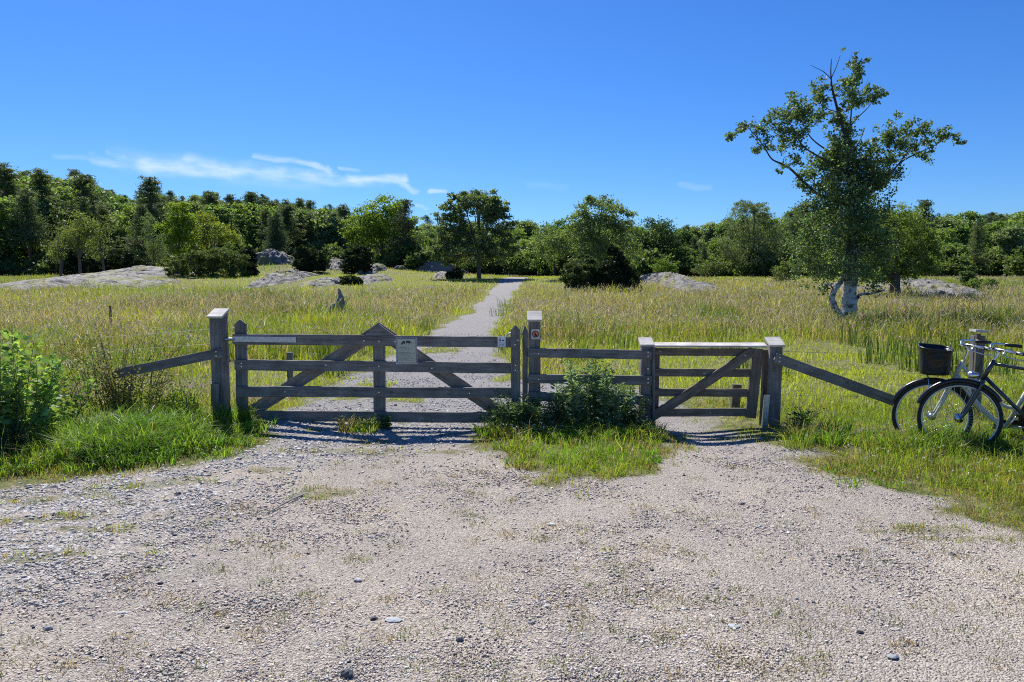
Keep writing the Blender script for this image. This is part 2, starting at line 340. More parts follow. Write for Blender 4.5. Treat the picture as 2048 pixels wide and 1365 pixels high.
# ------------------------------------------------------------------ ground zones
def poly(pts): return np.array([(tuple(G(*p)[:2]) if len(p) == 2 else p[:2]) for p in pts])
def sdist(x, y, pg):
    """signed distance, positive inside"""
    x = np.asarray(x, float); y = np.asarray(y, float)
    d = np.full(x.shape, 1e9); ins = np.zeros(x.shape, bool); n = len(pg)
    for i in range(n):
        ax, ay = pg[i]; bx, by = pg[(i + 1) % n]; ex, ey = bx - ax, by - ay
        t = np.clip(((x - ax) * ex + (y - ay) * ey) / (ex * ex + ey * ey + 1e-12), 0, 1)
        d = np.minimum(d, np.hypot(x - ax - t * ex, y - ay - t * ey))
        c = ((ay > y) != (by > y)) & (x < ex * (y - ay) / (ey + 1e-12 * (ey == 0)) + ax)
        ins ^= c
    return np.where(ins, d, -d)
COURT = poly([(-15., 3.3, 0), (-6.6, 4.6, 0), (0, 985), (150, 960), (300, 944), (450, 913), (515, 880), (560, 850), (630, 800), (700, 762), (800, 700), (858, 668), (924, 632), (966, 600), (990, 576),
              (995, 566), (1010, 556), (1045, 549), (1068, 548), (1048, 562), (1036, 577), (1006, 620), (988, 665), (996, 700), (1015, 760), (1180, 775), (1290, 785), (1370, 803), (1425, 830), (1480, 852),
              (1505, 872), (1570, 886), (1610, 910), (1650, 950), (1710, 972), (1800, 992), (1900, 1012), (2048, 1052), (7.2, 4.4, 0), (20., 3.2, 0), (25., -25., 0), (-25., -25., 0)])
ISLE = poly([(955, 868), (1060, 858), (1150, 855), (1290, 855), (1335, 885), (1345, 925), (1320, 955), (1235, 975), (1180, 965), (1150, 995), (1080, 990), (1035, 975), (1075, 945), (1000, 915)])
PATCH = [(730, 885, .30, .20), (650, 985, .20, .20), (690, 925, .12, .08), (140, 1035, .28, .08), (50, 1045, .22, .07), (640, 1000, .12, .07), (270, 975, .25, .10), (60, 1085, .16, .04), (130, 1110, .16, .05),
         (820, 800, .35, .3), (760, 770, .3, .3), (880, 700, .5, .7), (940, 625, .25, 2.2), (690, 800, .25, .35), (560, 812, .4, .2), (900, 870, .25, .10), (640, 862, .2, .08), (1990, 1035, .3, .08),
         (1420, 862, .12, .1), (1500, 905, .15, .08), (230, 1000, .3, .08), (350, 965, .3, .1), (180, 1060, .25, .07), (100, 1000, .3, .1), (420, 1040, .2, .05), (20, 1120, .2, .05), (560, 940, .25, .12), (1010, 900, .3, .2), (1380, 900, .2, .15), (1450, 880, .3, .08), (1650, 1000, .2, .08), (1850, 1060, .4, .1), (1980, 1080, .4, .1), (1640, 915, .3, .1), (700, 905, .6, .15), (860, 905, .4, .1), (305, 1108, .06, .03), (1600, 925, .08, .05), (1170, 1072, .05, .03), (1210, 1103, .09, .03)]
PW = [(*G(a, b_)[:2], c, d) for a, b_, c, d in PATCH]
def gravel(x, y, nz=True):
    s = sdist(x, y, COURT); s = np.minimum(s, -sdist(x, y, ISLE))
    a = np.where(np.asarray(y) < 12, .85, .7)
    if nz: s = s + a * (fbm(x, y, 2.3, 5) - .5) + .5 * (fbm(x + 7, y, .8, 2) - .5)
    g = sstep(s / .6 + .45)
    for cx, cy, rx, ry in PW:
        q = np.hypot((x - cx) / rx, (y - cy) / ry) + 2.2 * (fbm(x, y, 5, 4) - .45)
        lo_ = .1 if cy > 8.2 else .44; g = np.minimum(g, sstep((q - .6) / .8) * (1 - lo_) + lo_)
    return g
# ground sheet
def axis(c, a, lo, hi, n):
    t = np.linspace(math.asinh((lo - c) / a), math.asinh((hi - c) / a), n); return c + a * np.sinh(t)
xs = axis(0, 3.0, -1500, 1500, 620); ys = axis(6.5, 3.0, -60, 1500, 620)
X, Y = np.meshgrid(xs, ys); Z = H(X, Y)
gm = gravel(X.ravel(), Y.ravel()).reshape(X.shape)
Z2 = Z + .012 * (fbm(X, Y, 6, 3) - .5) * (Y < 30)
VV = np.stack([X, Y, Z2], -1).reshape(-1, 3)
ny, nx = X.shape; ii = (np.arange(ny - 1)[:, None] * nx + np.arange(nx - 1)[None]).ravel()
FQ = np.stack([ii, ii + 1, ii + nx + 1, ii + nx], 1)
gf = gm.ravel()[FQ].mean(1)
m, nt, b, o = newmat('ground_cover'); nd = nt.nodes; L = nt.links
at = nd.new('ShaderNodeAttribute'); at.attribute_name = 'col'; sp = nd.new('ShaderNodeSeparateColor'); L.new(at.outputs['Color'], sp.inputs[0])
ge = nd.new('ShaderNodeNewGeometry')
def nn(scale, detail=6, src=None, rough=.6):
    n = nd.new('ShaderNodeTexNoise'); n.inputs['Scale'].default_value = scale; n.inputs['Detail'].default_value = detail; n.inputs['Roughness'].default_value = rough
    L.new(ge.outputs['Position'], n.inputs['Vector']); return n.outputs[0]
big = nn(.9, 4); fine = nn(60, 4); mid = nn(9, 6)
vo = nd.new('ShaderNodeTexVoronoi'); vo.inputs['Scale'].default_value = 105; L.new(ge.outputs['Position'], vo.inputs['Vector'])
vs = nd.new('ShaderNodeSeparateColor'); L.new(vo.outputs['Color'], vs.inputs[0])
cst = ramp(nt, vs.outputs[0], [(0, (.13, .115, .10)), (.35, (.33, .29, .25)), (.75, (.52, .47, .41)), (1, (.70, .67, .61))])
cb_ = ramp(nt, big, [(.3, (.54, .465, .37)), (.5, (.44, .39, .33)), (.7, (.34, .315, .285))])
m1 = nd.new('ShaderNodeMix'); m1.data_type = 'RGBA'; m1.inputs[0].default_value = .62; L.new(cst, m1.inputs[6]); L.new(cb_, m1.inputs[7])
cd2 = ramp(nt, fine, [(.3, (.62, .6, .58)), (.7, (1.2, 1.2, 1.2))])
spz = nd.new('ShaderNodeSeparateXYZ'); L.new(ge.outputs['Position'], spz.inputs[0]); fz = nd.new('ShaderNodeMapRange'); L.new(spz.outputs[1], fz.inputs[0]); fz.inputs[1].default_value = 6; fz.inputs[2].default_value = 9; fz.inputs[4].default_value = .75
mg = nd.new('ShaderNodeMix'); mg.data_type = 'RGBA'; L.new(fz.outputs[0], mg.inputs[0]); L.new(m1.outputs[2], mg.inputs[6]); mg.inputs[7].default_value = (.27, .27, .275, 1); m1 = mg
m2 = nd.new('ShaderNodeMix'); m2.data_type = 'RGBA'; m2.blend_type = 'MULTIPLY'; m2.inputs[0].default_value = 1; L.new(m1.outputs[2], m2.inputs[6]); L.new(cd2, m2.inputs[7])
soil = ramp(nt, mid, [(.3, (.08, .09, .025)), (.5, (.16, .165, .055)), (.7, (.27, .24, .13))])
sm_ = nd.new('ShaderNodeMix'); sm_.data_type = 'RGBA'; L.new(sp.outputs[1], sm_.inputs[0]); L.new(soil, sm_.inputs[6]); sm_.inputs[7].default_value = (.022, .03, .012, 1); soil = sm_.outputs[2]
mr = nd.new('ShaderNodeMapRange'); L.new(mid, mr.inputs[0]); mr.inputs[3].default_value = -.3; mr.inputs[4].default_value = .3
ad = nd.new('ShaderNodeMath'); ad.operation = 'ADD'; L.new(sp.outputs[0], ad.inputs[0]); L.new(mr.outputs[0], ad.inputs[1])
m4 = nd.new('ShaderNodeMapRange'); L.new(ad.outputs[0], m4.inputs[0]); m4.inputs[1].default_value = .25; m4.inputs[2].default_value = .7
m3 = nd.new('ShaderNodeMix'); m3.data_type = 'RGBA'; L.new(m4.outputs[0], m3.inputs[0]); L.new(soil, m3.inputs[6]); L.new(m2.outputs[2], m3.inputs[7])
L.new(m3.outputs[2], b.inputs['Base Color']); b.inputs['Roughness'].default_value = .92; b.inputs['Specular IOR Level'].default_value = .2
bp = nd.new('ShaderNodeBump'); bp.inputs['Strength'].default_value = .9; bp.inputs['Distance'].default_value = .012; bp.invert = True
L.new(vo.outputs['Distance'], bp.inputs['Height'])
bp2 = nd.new('ShaderNodeBump'); bp2.inputs['Strength'].default_value = .6; bp2.inputs['Distance'].default_value = .02; L.new(fine, bp2.inputs['Height']); L.new(bp.outputs[0], bp2.inputs['Normal'])
L.new(bp2.outputs[0], b.inputs['Normal'])
M['ground'] = m
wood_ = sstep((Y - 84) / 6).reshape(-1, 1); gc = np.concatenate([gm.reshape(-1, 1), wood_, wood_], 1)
def submesh(name, sel):
    f = FQ[sel]; u, inv = np.unique(f, return_inverse=True)
    o = mesh(name, VV[u], inv.reshape(-1, 4), M['ground'], gc[u], smooth=True); tag(o, kind='structure'); return o
ycen = VV[FQ[:, 0], 1]
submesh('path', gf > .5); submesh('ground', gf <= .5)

# ------------------------------------------------------------------ gravel stones
def cubes(Pn, size, col, flat):
    n = len(Pn); base = np.array([[x, y, z] for x in (-1, 1) for y in (-1, 1) for z in (-1, 1)], float)
    v = base[None] * (1 + .9 * (rng.random((n, 8, 3)) - .5))
    v[:, :, 2] *= flat[:, None]; top = base[:, 2] > 0
    v[:, top, :2] *= (.45 + .4 * rng.random((n, 1, 1)))
    v[:, :, 0] *= (.7 + .7 * rng.random((n, 1)))
    v *= size[:, None, None] * .5
    tx = (rng.random(n) - .5) * .7; a = rng.random(n) * 6.283
    c, s = np.cos(tx)[:, None], np.sin(tx)[:, None]; y, z = v[:, :, 1] * c - v[:, :, 2] * s, v[:, :, 1] * s + v[:, :, 2] * c; v[:, :, 1] = y; v[:, :, 2] = z
    c, s = np.cos(a)[:, None], np.sin(a)[:, None]; x, y = v[:, :, 0] * c - v[:, :, 1] * s, v[:, :, 0] * s + v[:, :, 1] * c; v[:, :, 0] = x; v[:, :, 1] = y
    v += Pn[:, None]
    f = np.array([[0, 1, 3, 2], [4, 6, 7, 5], [0, 4, 5, 1], [2, 3, 7, 6], [1, 5, 7, 3]])
    f = (np.arange(n)[:, None, None] * 8 + f[None]).reshape(-1, 4)
    return v.reshape(-1, 3), f, np.repeat(col, 8, 0)
n = 400000
yy = np.exp(rng.uniform(math.log(2.3), math.log(22), n)); xx = rng.uniform(-1, 1, n) * (yy * .8 + .6)
g = gravel(xx, yy, True); keep = (g > rng.random(n) * .9 + .1)
left = sstep((-xx - .5 - .28 * (8 - yy)) / 1.5) * sstep((8.6 - yy) / 2) + .8 * G2(xx, yy, -1.2, 8.3, 1.8, 1.6)   # slaty area
clump = fbm(xx, yy, 1.1, 4)
keep &= rng.random(n) < np.clip(.38 + .75 * left + 3.0 * (clump - .5), .08, 1)
xx, yy, left, g = xx[keep], yy[keep], left[keep], g[keep]; n = len(xx)
sz = .0050 * np.exp(np.clip(rng.normal(0, .5, n), -1.2, 1.05)) * (1 + .9 * left) * (yy / 4) ** .45 + .002
flat = np.where(rng.random(n) < left, .28, .5)
tone = rng.random(n); pal = np.array([(.50, .425, .355), (.58, .52, .43), (.33, .30, .27), (.64, .59, .50), (.44, .36, .31), (.20, .20, .21), (.58, .57, .56)])
pr = np.array([.24, .26, .14, .12, .16, .03, .05]); ci = rng.choice(7, n, p=pr)
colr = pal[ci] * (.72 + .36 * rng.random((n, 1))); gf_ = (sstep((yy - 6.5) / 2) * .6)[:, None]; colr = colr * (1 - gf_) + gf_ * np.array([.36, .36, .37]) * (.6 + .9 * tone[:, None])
gl = (np.clip(left, 0, 1) * .75)[:, None]; grey = np.stack([.21 + .30 * tone, .205 + .295 * tone, .205 + .28 * tone], 1); colr = colr * (1 - gl) + grey * gl
dk = rng.random(n) < .012; sz[dk] *= 1.3; colr[dk] = (.05, .05, .055)
V, f, c = cubes(np.stack([xx, yy, H(xx, yy) + sz * .16 * np.where(flat < .5, .6, 1)], 1), sz, colr, flat)
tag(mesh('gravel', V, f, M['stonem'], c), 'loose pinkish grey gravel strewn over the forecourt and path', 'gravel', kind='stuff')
# single larger stones lying on the forecourt
def lump(c, r, sq=(1, 1, .6), seed=0, nu=9, nv=6, rough=.25):
    q = np.random.default_rng(seed); V = []; 
    for j in range(nv + 1):
        ph = -PI / 2 + PI * j / nv
        for i in range(nu):
            th = 2 * PI * i / nu
            d = 1 + rough * (q.random() - .5) * 2
            if j in (0, nv): d = 1
            V.append((c[0] + r * sq[0] * math.cos(ph) * math.cos(th) * d, c[1] + r * sq[1] * math.cos(ph) * math.sin(th) * d, c[2] + r * sq[2] * math.sin(ph) * d))
    Fq = [[j * nu + i, j * nu + (i + 1) % nu, (j + 1) * nu + (i + 1) % nu, (j + 1) * nu + i] for j in range(nv) for i in range(nu)]
    return np.array(V), np.array(Fq)
STN = [(748, 1241, .032, .6, (.05, .05, .055), 'black angular stone beside the pale flat stone on the gravel'), (787, 1242, .065, .25, (.42, .46, .48), 'pale bluish flat stone embedded in the gravel, beside a black stone'),
       (95, 1260, .04, .5, (.30, .30, .31), 'grey wedge stone with a sunlit edge near the lower left of the forecourt'), (1063, 1249, .028, .4, (.16, .18, .22), 'small dark blue grey stone on the bare gravel in the middle'),
       (1465, 1255, .055, .2, (.46, .50, .50), 'pale greenish flat stone flush with the gravel, right of the middle'), (715, 1163, .042, .35, (.50, .50, .50), 'whitish stone with a dark chip beneath it'),
       (920, 1280, .030, .6, (.12, .12, .13), 'dark grey stone low on the gravel, middle'), (1720, 1270, .030, .7, (.07, .07, .075), 'upright black chip of stone on the right part of the gravel'),
       (1483, 1009, .038, .5, (.12, .12, .12), 'dark stone on the track in front of the small gate'), (247, 1227, .042, .3, (.50, .48, .45), 'cream flat stone on the left of the forecourt'),
       (450, 1103, .034, .5, (.14, .14, .14), 'dark grey stone at the edge of the slaty chips'), (1785, 1358 - 40, .04, .4, (.34, .36, .38), 'grey blue stone near the lower right corner'),
       (1435, 1063, .022, .5, (.06, .06, .065), 'tiny black chip of stone on the track below the small gate'), (1103, 1050, .05, .2, (.52, .53, .52), 'pale flat stone below the grass island'),
       (695, 1352, .05, .7, (.09, .095, .10), 'dark blocky stone at the bottom edge of the picture')]
for k, (px, py, r, sq, c, lb) in enumerate(STN):
    p = G(px, py); c = tuple(v * .8 for v in c) if max(c) > .3 else c; V, f = lump((p.x, p.y, p.z + r * sq * .2), r * .55, (1.1, .8, sq), k + 3, 9, 5, .2)
    tag(mesh('stone', V, f, M['stonem'], np.tile(np.array(c), (len(V), 1))), lb, 'stone', 'single stones on the forecourt')

# ------------------------------------------------------------------ rocks (before grass so grass can avoid them)
ROCKS = []
def rock(px0, px1, pyt, pyb, label, dep=.55, seed=1, D=None, tilt=0, group='granite outcrops in the meadow', rough=1.0):
    cx = (px0 + px1) / 2; b_ = G(cx, pyb) if D is None else Vector((P(cx, pyb, D).x, D, 0))
    D0 = b_.y; w = (px1 - px0) / F * D0; D1 = min(G(cx, pyt + 4).y, D0 + 14)
    dy = min(max((D1 - D0) * .62, w * dep * .55), 7.5); Dc = D0 + dy * .85
    x0 = (px0 + px1) / 2; xc = (x0 - CX) / F * Dc; w = (px1 - px0) / F * Dc
    ztop = P(x0, pyt, Dc).z; gz = Hs(xc, Dc); h = min(max(ztop - gz, .15), w * .3)
    q = np.random.default_rng(seed); nu, nr = 190, 64
    th = np.linspace(0, 2 * PI, nu, endpoint=False)[None]; rr = np.linspace(0, 1, nr)[:, None]
    edge = 1 + .16 * np.sin(th * 2 + seed) + .14 * np.sin(th * 5 + seed * 2.3) + .10 * np.sin(th * 9 + seed) + .05 * np.sin(th * 17 + seed)
    x = xc + rr * edge * np.cos(th) * w * .5 / 1.05; y = Dc + rr * edge * np.sin(th) * dy
    prof = (1 - rr ** 2.2) ** .9
    skew = 1 + .25 * np.cos(th - 1.2 - seed) * rr
    nb = fbm(x + seed * 7, y, 2.0 / max(w * .25, .8), 4); zz = h * prof * skew * (.72 + .56 * nb); stp = .30 * h; fr_ = zz / stp - np.floor(zz / stp); zz = stp * (np.floor(zz / stp) + sstep((fr_ - .3) / .6)) * .35 + zz * .68; zz = zz + rough * .12 * min(h, .8) * (fbm(x, y + seed, 1.6, 5) - .5) * (1 - rr ** 3)
    ck = fbm(x * .6 + seed, y * 1.0, .9, 3); ck2 = fbm(x * 1.0, y * .5 + seed * 3, 1.3, 3); zz = zz - np.minimum(.16, .28 * h) * (np.clip(1 - np.abs(ck - .5) * 22, 0, 1) + .8 * np.clip(1 - np.abs(ck2 - .47) * 26, 0, 1)) * (1 - rr ** 4) + .05 * (fbm(x, y, 4, 4) - .5); zz = zz * (1 + tilt * rr * np.cos(th)); z = H(x, y) - .12 * rr ** 4 + zz
    V = np.stack([np.broadcast_to(a, z.shape) for a in (x, y, z)], -1).reshape(-1, 3)
    f = [[i * nu + k, i * nu + (k + 1) % nu, (i + 1) * nu + (k + 1) % nu, (i + 1) * nu + k] for i in range(nr - 1) for k in range(nu)]
    o = mesh('rock', V, np.array(f), M['granite'], smooth=True); tag(o, label, 'rock', group)
    ROCKS.append((xc, Dc, w * .5, dy)); return o
rock(165, 375, 536, 566, 'upper part of the long granite slab at the far left, below the birches', .45, 1, tilt=.3)
rock(25, 300, 551, 578, 'lower, flatter granite slab at the far left, running out into the grass', .4, 21, tilt=.5)
rock(270, 350, 560, 578, 'small broken granite ledge at the foot of the long left slab', .5, 22, tilt=.2)
rock(505, 600, 491, 530, 'smooth rounded granite dome on the knoll, left of the round juniper', .8, 2)
rock(650, 705, 514, 541, 'small granite hump on the knoll between the two round junipers', .7, 3)
rock(532, 618, 543, 573, 'cracked granite slab below the knoll, left of a thin grass strip', .5, 4, tilt=-.3)
rock(600, 692, 558, 576, 'flat granite slab below the first round juniper, right of a thin grass strip', .4, 24)
rock(724, 768, 528, 551, 'dark boulder at the foot of the second round juniper', .8, 5, rough=2)
rock(700, 785, 551, 569, 'low grey slab in front of the dark boulder', .4, 6)
rock(790, 818, 521, 532, 'little grey rock on the bright grass right of the knoll', .6, 7)
rock(840, 935, 526, 541, 'long flat rock left of the round rowan trunk', .4, 8)
rock(868, 905, 545, 558, 'small dark rock beside the low juniper left of the path', .5, 9, rough=2)
rock(1278, 1382, 547, 581, 'pointed granite hump right of the conical juniper', .6, 10)
rock(1352, 1442, 566, 583, 'flat granite slab stretching right of the pointed hump', .4, 11)
rock(1520, 1548, 566, 574, 'tiny pale rock in the grass left of the bare sapling', .5, 12)
rock(1638, 1735, 568, 584, 'pale slab seen just behind the birch trunk', .4, 13)
rock(1785, 1905, 560, 592, 'broad granite slab right of the second tree trunk', .5, 14)
rock(1800, 1850, 574, 593, 'dark broken boulder in front of the broad right slab', .6, 15, rough=2)
rock(745, 778, 521, 536, 'small pale rock right behind the second round juniper', .6, 16)

# ------------------------------------------------------------------ grass
def blades(Pn, h, w, lean, col, tipcol=None, az=None):
    n = len(Pn); a = rng.random(n) * 2 * PI if az is None else az
    d = np.stack([np.cos(a), np.sin(a), np.zeros(n)], 1); b2 = rng.random(n) * PI
    s = np.stack([np.cos(b2), np.sin(b2), np.zeros(n)], 1) * (w * .5)[:, None]
    up = np.array([0, 0, 1.0])
    mid = Pn + up * (h * .58)[:, None] + d * (lean * h * .22)[:, None]
    tip = Pn + up * (h * (1 - .35 * np.clip(lean, 0, 1.3) ** 1.5))[:, None] + d * (lean * h * .85)[:, None]
    V = np.stack([Pn - s, Pn + s, mid - s * .8, mid + s * .8, tip], 1).reshape(-1, 3)
    f = np.array([[0, 1, 3], [0, 3, 2], [2, 3, 4]]); f = (np.arange(n)[:, None, None] * 5 + f[None]).reshape(-1, 3)
    c = np.repeat(col, 5, 0).reshape(n, 5, 3).copy()
    if tipcol is not None: c[:, 4] = tipcol
    return V, f, c.reshape(-1, 3), tip
def leaves(C, size, col, aspect=.6, up=None, d=None):
    n = len(C); d = rng.normal(size=(n, 3)) if d is None else d
    if up is not None: d = d + np.array(up)
    d /= np.linalg.norm(d, axis=1)[:, None] + 1e-9
    q = rng.normal(size=(n, 3)); s = np.cross(d, q); s /= np.linalg.norm(s, axis=1)[:, None] + 1e-9
    size = np.broadcast_to(size, (n,)); L_ = d * (size * .5)[:, None]; Wd = s * (size * aspect * .5)[:, None]
    V = np.stack([C - L_, C + Wd - L_ * .1, C + L_, C - Wd - L_ * .1], 1).reshape(-1, 3)
    f = (np.arange(n)[:, None] * 4 + np.arange(4)[None])
    return V, f, np.repeat(col, 4, 0)
def colvar(n, base, v=.25, hue=.1):
    k = np.exp(rng.normal(0, v, (n, 1))); c = np.array(base)[None] * k
    return np.clip(c * (1 + hue * rng.normal(size=(n, 3)) * np.array([1, .5, 1])), .003, .9)
def cat_blades(parts): 
    V = []; Fs = []; C = []; o = 0
    for v, f, c in parts: V.append(v); Fs.append(f + o); C.append(c); o += len(v)
    return np.concatenate(V), Fs, np.concatenate(C)
def onrock(x, y, k=.92):
    r = np.zeros(x.shape, bool)
    for a, b_, c, d in ROCKS: r |= np.hypot((x - a) / c, (y - b_) / d) < k * (.55 + .8 * fbm(x * 1.0, y * 1.0, .55, 3))
    return r
def wz(px, py, rx, ry):  # zone in world: centre at pixel, radii metres
    p = G(px, py); return (p.x, p.y, rx, ry)
Z_TAN = [wz(860, 600, 3.5, 14), wz(1150, 640, 4, 9), wz(1250, 600, 12, 12), wz(1950, 620, 12, 14), wz(60, 640, 4, 6), wz(900, 640, 2.2, 6), wz(1380, 600, 8, 12), wz(50, 555, 14, 8), wz(1650, 590, 12, 8), wz(250, 660, 3, 2.5), wz(330, 620, 10, 7)]
Z_SHORT = [wz(1600, 730, 3, 2.5), wz(1400, 740, 1.5, 2.5), wz(1850, 720, 2.5, 1.6), wz(520, 735, 1.0, 1.2), wz(1480, 760, 2.6, 2.6), wz(1750, 740, 2.6, 2.2), wz(1650, 700, 4, 2.5), wz(700, 560, 12, 8), wz(850, 560, 8, 10), wz(1090, 560, 3, 12), wz(1500, 545, 14, 7), wz(500, 560, 7, 7), wz(1200, 700, 1.2, 1.2), wz(600, 760, 1.2, 1.6)]
Z_DARK = [wz(1870, 665, 2.5, 2.5), wz(480, 610, 5, 6), wz(1450, 640, 3, 3), wz(550, 640, 4, 3), wz(1130, 680, 1.2, 2)]
def zsum(x, y, zs): 
    a = 0
    for cx, cy, rx, ry in zs: a = a + G2(x, y, cx, cy, rx, ry)
    return np.clip(a, 0, 1)
def fields(x, y):
    gs = sdist(x, y, COURT)
    verge = sstep((gs + 1.0 * np.where(y > 14, .8, .7)) / .8)
    tan = zsum(x, y, Z_TAN) * .62 + 1.7 * (fbm(x, y, .35, 4) - .46) + .12
    short = np.maximum(zsum(x, y, Z_SHORT), verge * .9); dark = zsum(x, y, Z_DARK)
    return np.clip(tan, 0, 1) * (1 - .7 * short), np.clip(short, 0, 1), dark
def grass_colour(n, tan, short, dark, x, y):
    k = np.clip((fbm(x, y, .5, 3)[:, None] - .5) * 2.6 + .5, 0, 1); k2 = np.clip((fbm(x + 50, y, .17, 3)[:, None] - .5) * 2 + .5, 0, 1)
    lush = np.array([.155, .26, .03]); yel = np.array([.34, .38, .045]); ol = np.array([.21, .24, .055]); tn = np.array([.38, .32, .20]); dk = np.array([.05, .10, .02])
    c = ol * (1 - k) + lush * k; c = c * (1 - .6 * (k2 > .5) * (k2 - .5) * 4) + yel * .6 * (k2 > .5) * (k2 - .5) * 4
    s = short[:, None]; c = c * (1 - s) + (yel * .85 + lush * .35) * s
    d = dark[:, None] * .8; c = c * (1 - d) + dk * d
    r = (rng.random(n) < tan * .75)[:, None]; c = np.where(r, tn * (.5 + .8 * rng.random((n, 1))) , c)
    return np.clip(c * np.exp(rng.normal(0, .22, (n, 1))), .01, .8)
n = 500000
yy = np.exp(rng.uniform(math.log(8.3), math.log(84), n)); xx = rng.uniform(-1, 1, n) * (yy * .86 + 4)
k = (gravel(xx, yy) < .55 * rng.random(n) + .15) & ~onrock(xx, yy, .97)
cl = fbm(xx, yy, 1.3, 3); k &= rng.random(n) < .35 + 1.3 * (cl - .3)
xx, yy = xx[k], yy[k]; n = len(xx)
tan, short, dark = fields(xx, yy)
tus = fbm(xx + 9, yy + 31, .8, 3)
hh = (.36 + 1.0 * (tus - .5) + .18 * dark) * (1 - .72 * short) * np.exp(rng.normal(0, .28, n)) * np.clip((84 - yy) / 30, .45, 1)
hh = hh * (.55 + .45 * sstep((yy - 9) / 5)); hh = np.where(gravel(xx, yy) > .3, hh * .3, hh); hh = np.maximum(hh, .07 + .0018 * yy * (yy > 30))
ww = (.0045 + .006 * rng.random(n)) * (yy / 9) ** .72
colr = grass_colour(n, tan, short, dark, xx, yy)
V1, f1, c1, tip = blades(np.stack([xx, yy, H(xx, yy) - .02], 1), hh, ww, .25 + .5 * rng.random(n), colr)
# seed heads
sh = (rng.random(n) < .08 + .95 * tan) & (short < .5) & (rng.random(n) < .6); m_ = sh.sum()
sc_ = np.array([.46, .36, .29])[None] * np.exp(rng.normal(0, .25, (m_, 1))) * (1 + .08 * rng.normal(size=(m_, 3)))
V2, f2, c2 = leaves(tip[sh], .05 + .0016 * yy[sh], np.clip(sc_, .02, .7), .26, (0, 0, 1.6))
tag(mesh('seed_heads', V2, f2, M['petal'], c2), 'feathery pinkish seed heads over the tall meadow grass', 'grass', kind='stuff')
tag(mesh('meadow_grass', V1, f1, M['grassm'], c1), 'tall seeding meadow grass filling the field behind the gates', 'grass', kind='stuff')

# short green grass of verges, isle and patches, this side of and around the gates
n = 340000
yy = rng.uniform(3.4, 9.2, n) if False else np.exp(rng.uniform(math.log(3.2), math.log(9.6), n)); xx = rng.uniform(-1, 1, n) * (yy * .95 + 2.2)
g = gravel(xx, yy); tn2 = fbm(xx, yy, 4.5, 4); k = (g < .97) & (g < .08 + 4.2 * np.clip(tn2 - .40, 0, .3) * (.4 + .6 * rng.random(n)))
xx, yy, g = xx[k], yy[k], g[k]; cl = fbm(xx, yy, 3.2, 3); k = rng.random(len(xx)) < .3 + 1.6 * (cl - .3); xx, yy, g = xx[k], yy[k], g[k]; n = len(xx)
ins = np.clip(-sdist(xx, yy, COURT), 0, 3)
edge = sstep((ins - .05) / .7)
isl = sstep(sdist(xx, yy, ISLE) / .3)
hh = (.035 + .11 * edge * (xx < 0) + .07 * edge * (xx > 0) + .07 * isl) * np.exp(rng.normal(0, .35, n)) * (.6 + .9 * fbm(xx, yy, 2, 3))
dry = (rng.random(n) < .22 + .5 * (fbm(xx + 4, yy, 1.2, 3) - .4) + .3 * (1 - edge) * (1 - isl))[:, None]
bl = fbm(xx + 11, yy - 5, 1.6, 3)[:, None]
c = np.array([.12, .25, .024]) * bl * 1.3 + np.array([.28, .33, .035]) * (1 - bl) * 1.1
c = np.where(dry, np.array([.34, .27, .12]) * (.6 + .5 * rng.random((n, 1))), c) * np.exp(rng.normal(0, .2, (n, 1)))
V1, f1, c1, tip = blades(np.stack([xx, yy, H(xx, yy) - .005], 1), hh, .003 + .004 * rng.random(n), .4 + .8 * rng.random(n), np.clip(c, .01, .8))
tag(mesh('verge_grass', V1, f1, M['grassm'], c1), 'short bright green turf along the gravel edges and in its patches', 'grass', kind='stuff')

# sparse dry weeds on gravel
n = 16000
cx = rng.uniform(-1, 1, 420); cy = np.exp(rng.uniform(math.log(2.7), math.log(8.2), 420)); cx = cx * (cy * .75 + .3)
i = rng.integers(0, 420, n); s_ = .03 + .05 * rng.random(420); xx = cx[i] + rng.normal(size=n) * s_[i]; yy = cy[i] + rng.normal(size=n) * s_[i]
base = np.where((rng.random(420) < .45)[:, None], np.array([.26, .20, .11]), np.array([.13, .17, .05]))
V1, f1, c1, tip = blades(np.stack([xx, yy, H(xx, yy)], 1), .012 + .02 * rng.random(n), np.full(n, .0035), .6 + rng.random(n), np.clip(base[i] * np.exp(rng.normal(0, .25, (n, 1))), .01, .8))
tag(mesh('gravel_weeds', V1, f1, M['grassm'], c1), 'tiny withered weeds sprouting between the gravel', 'weeds', kind='stuff')

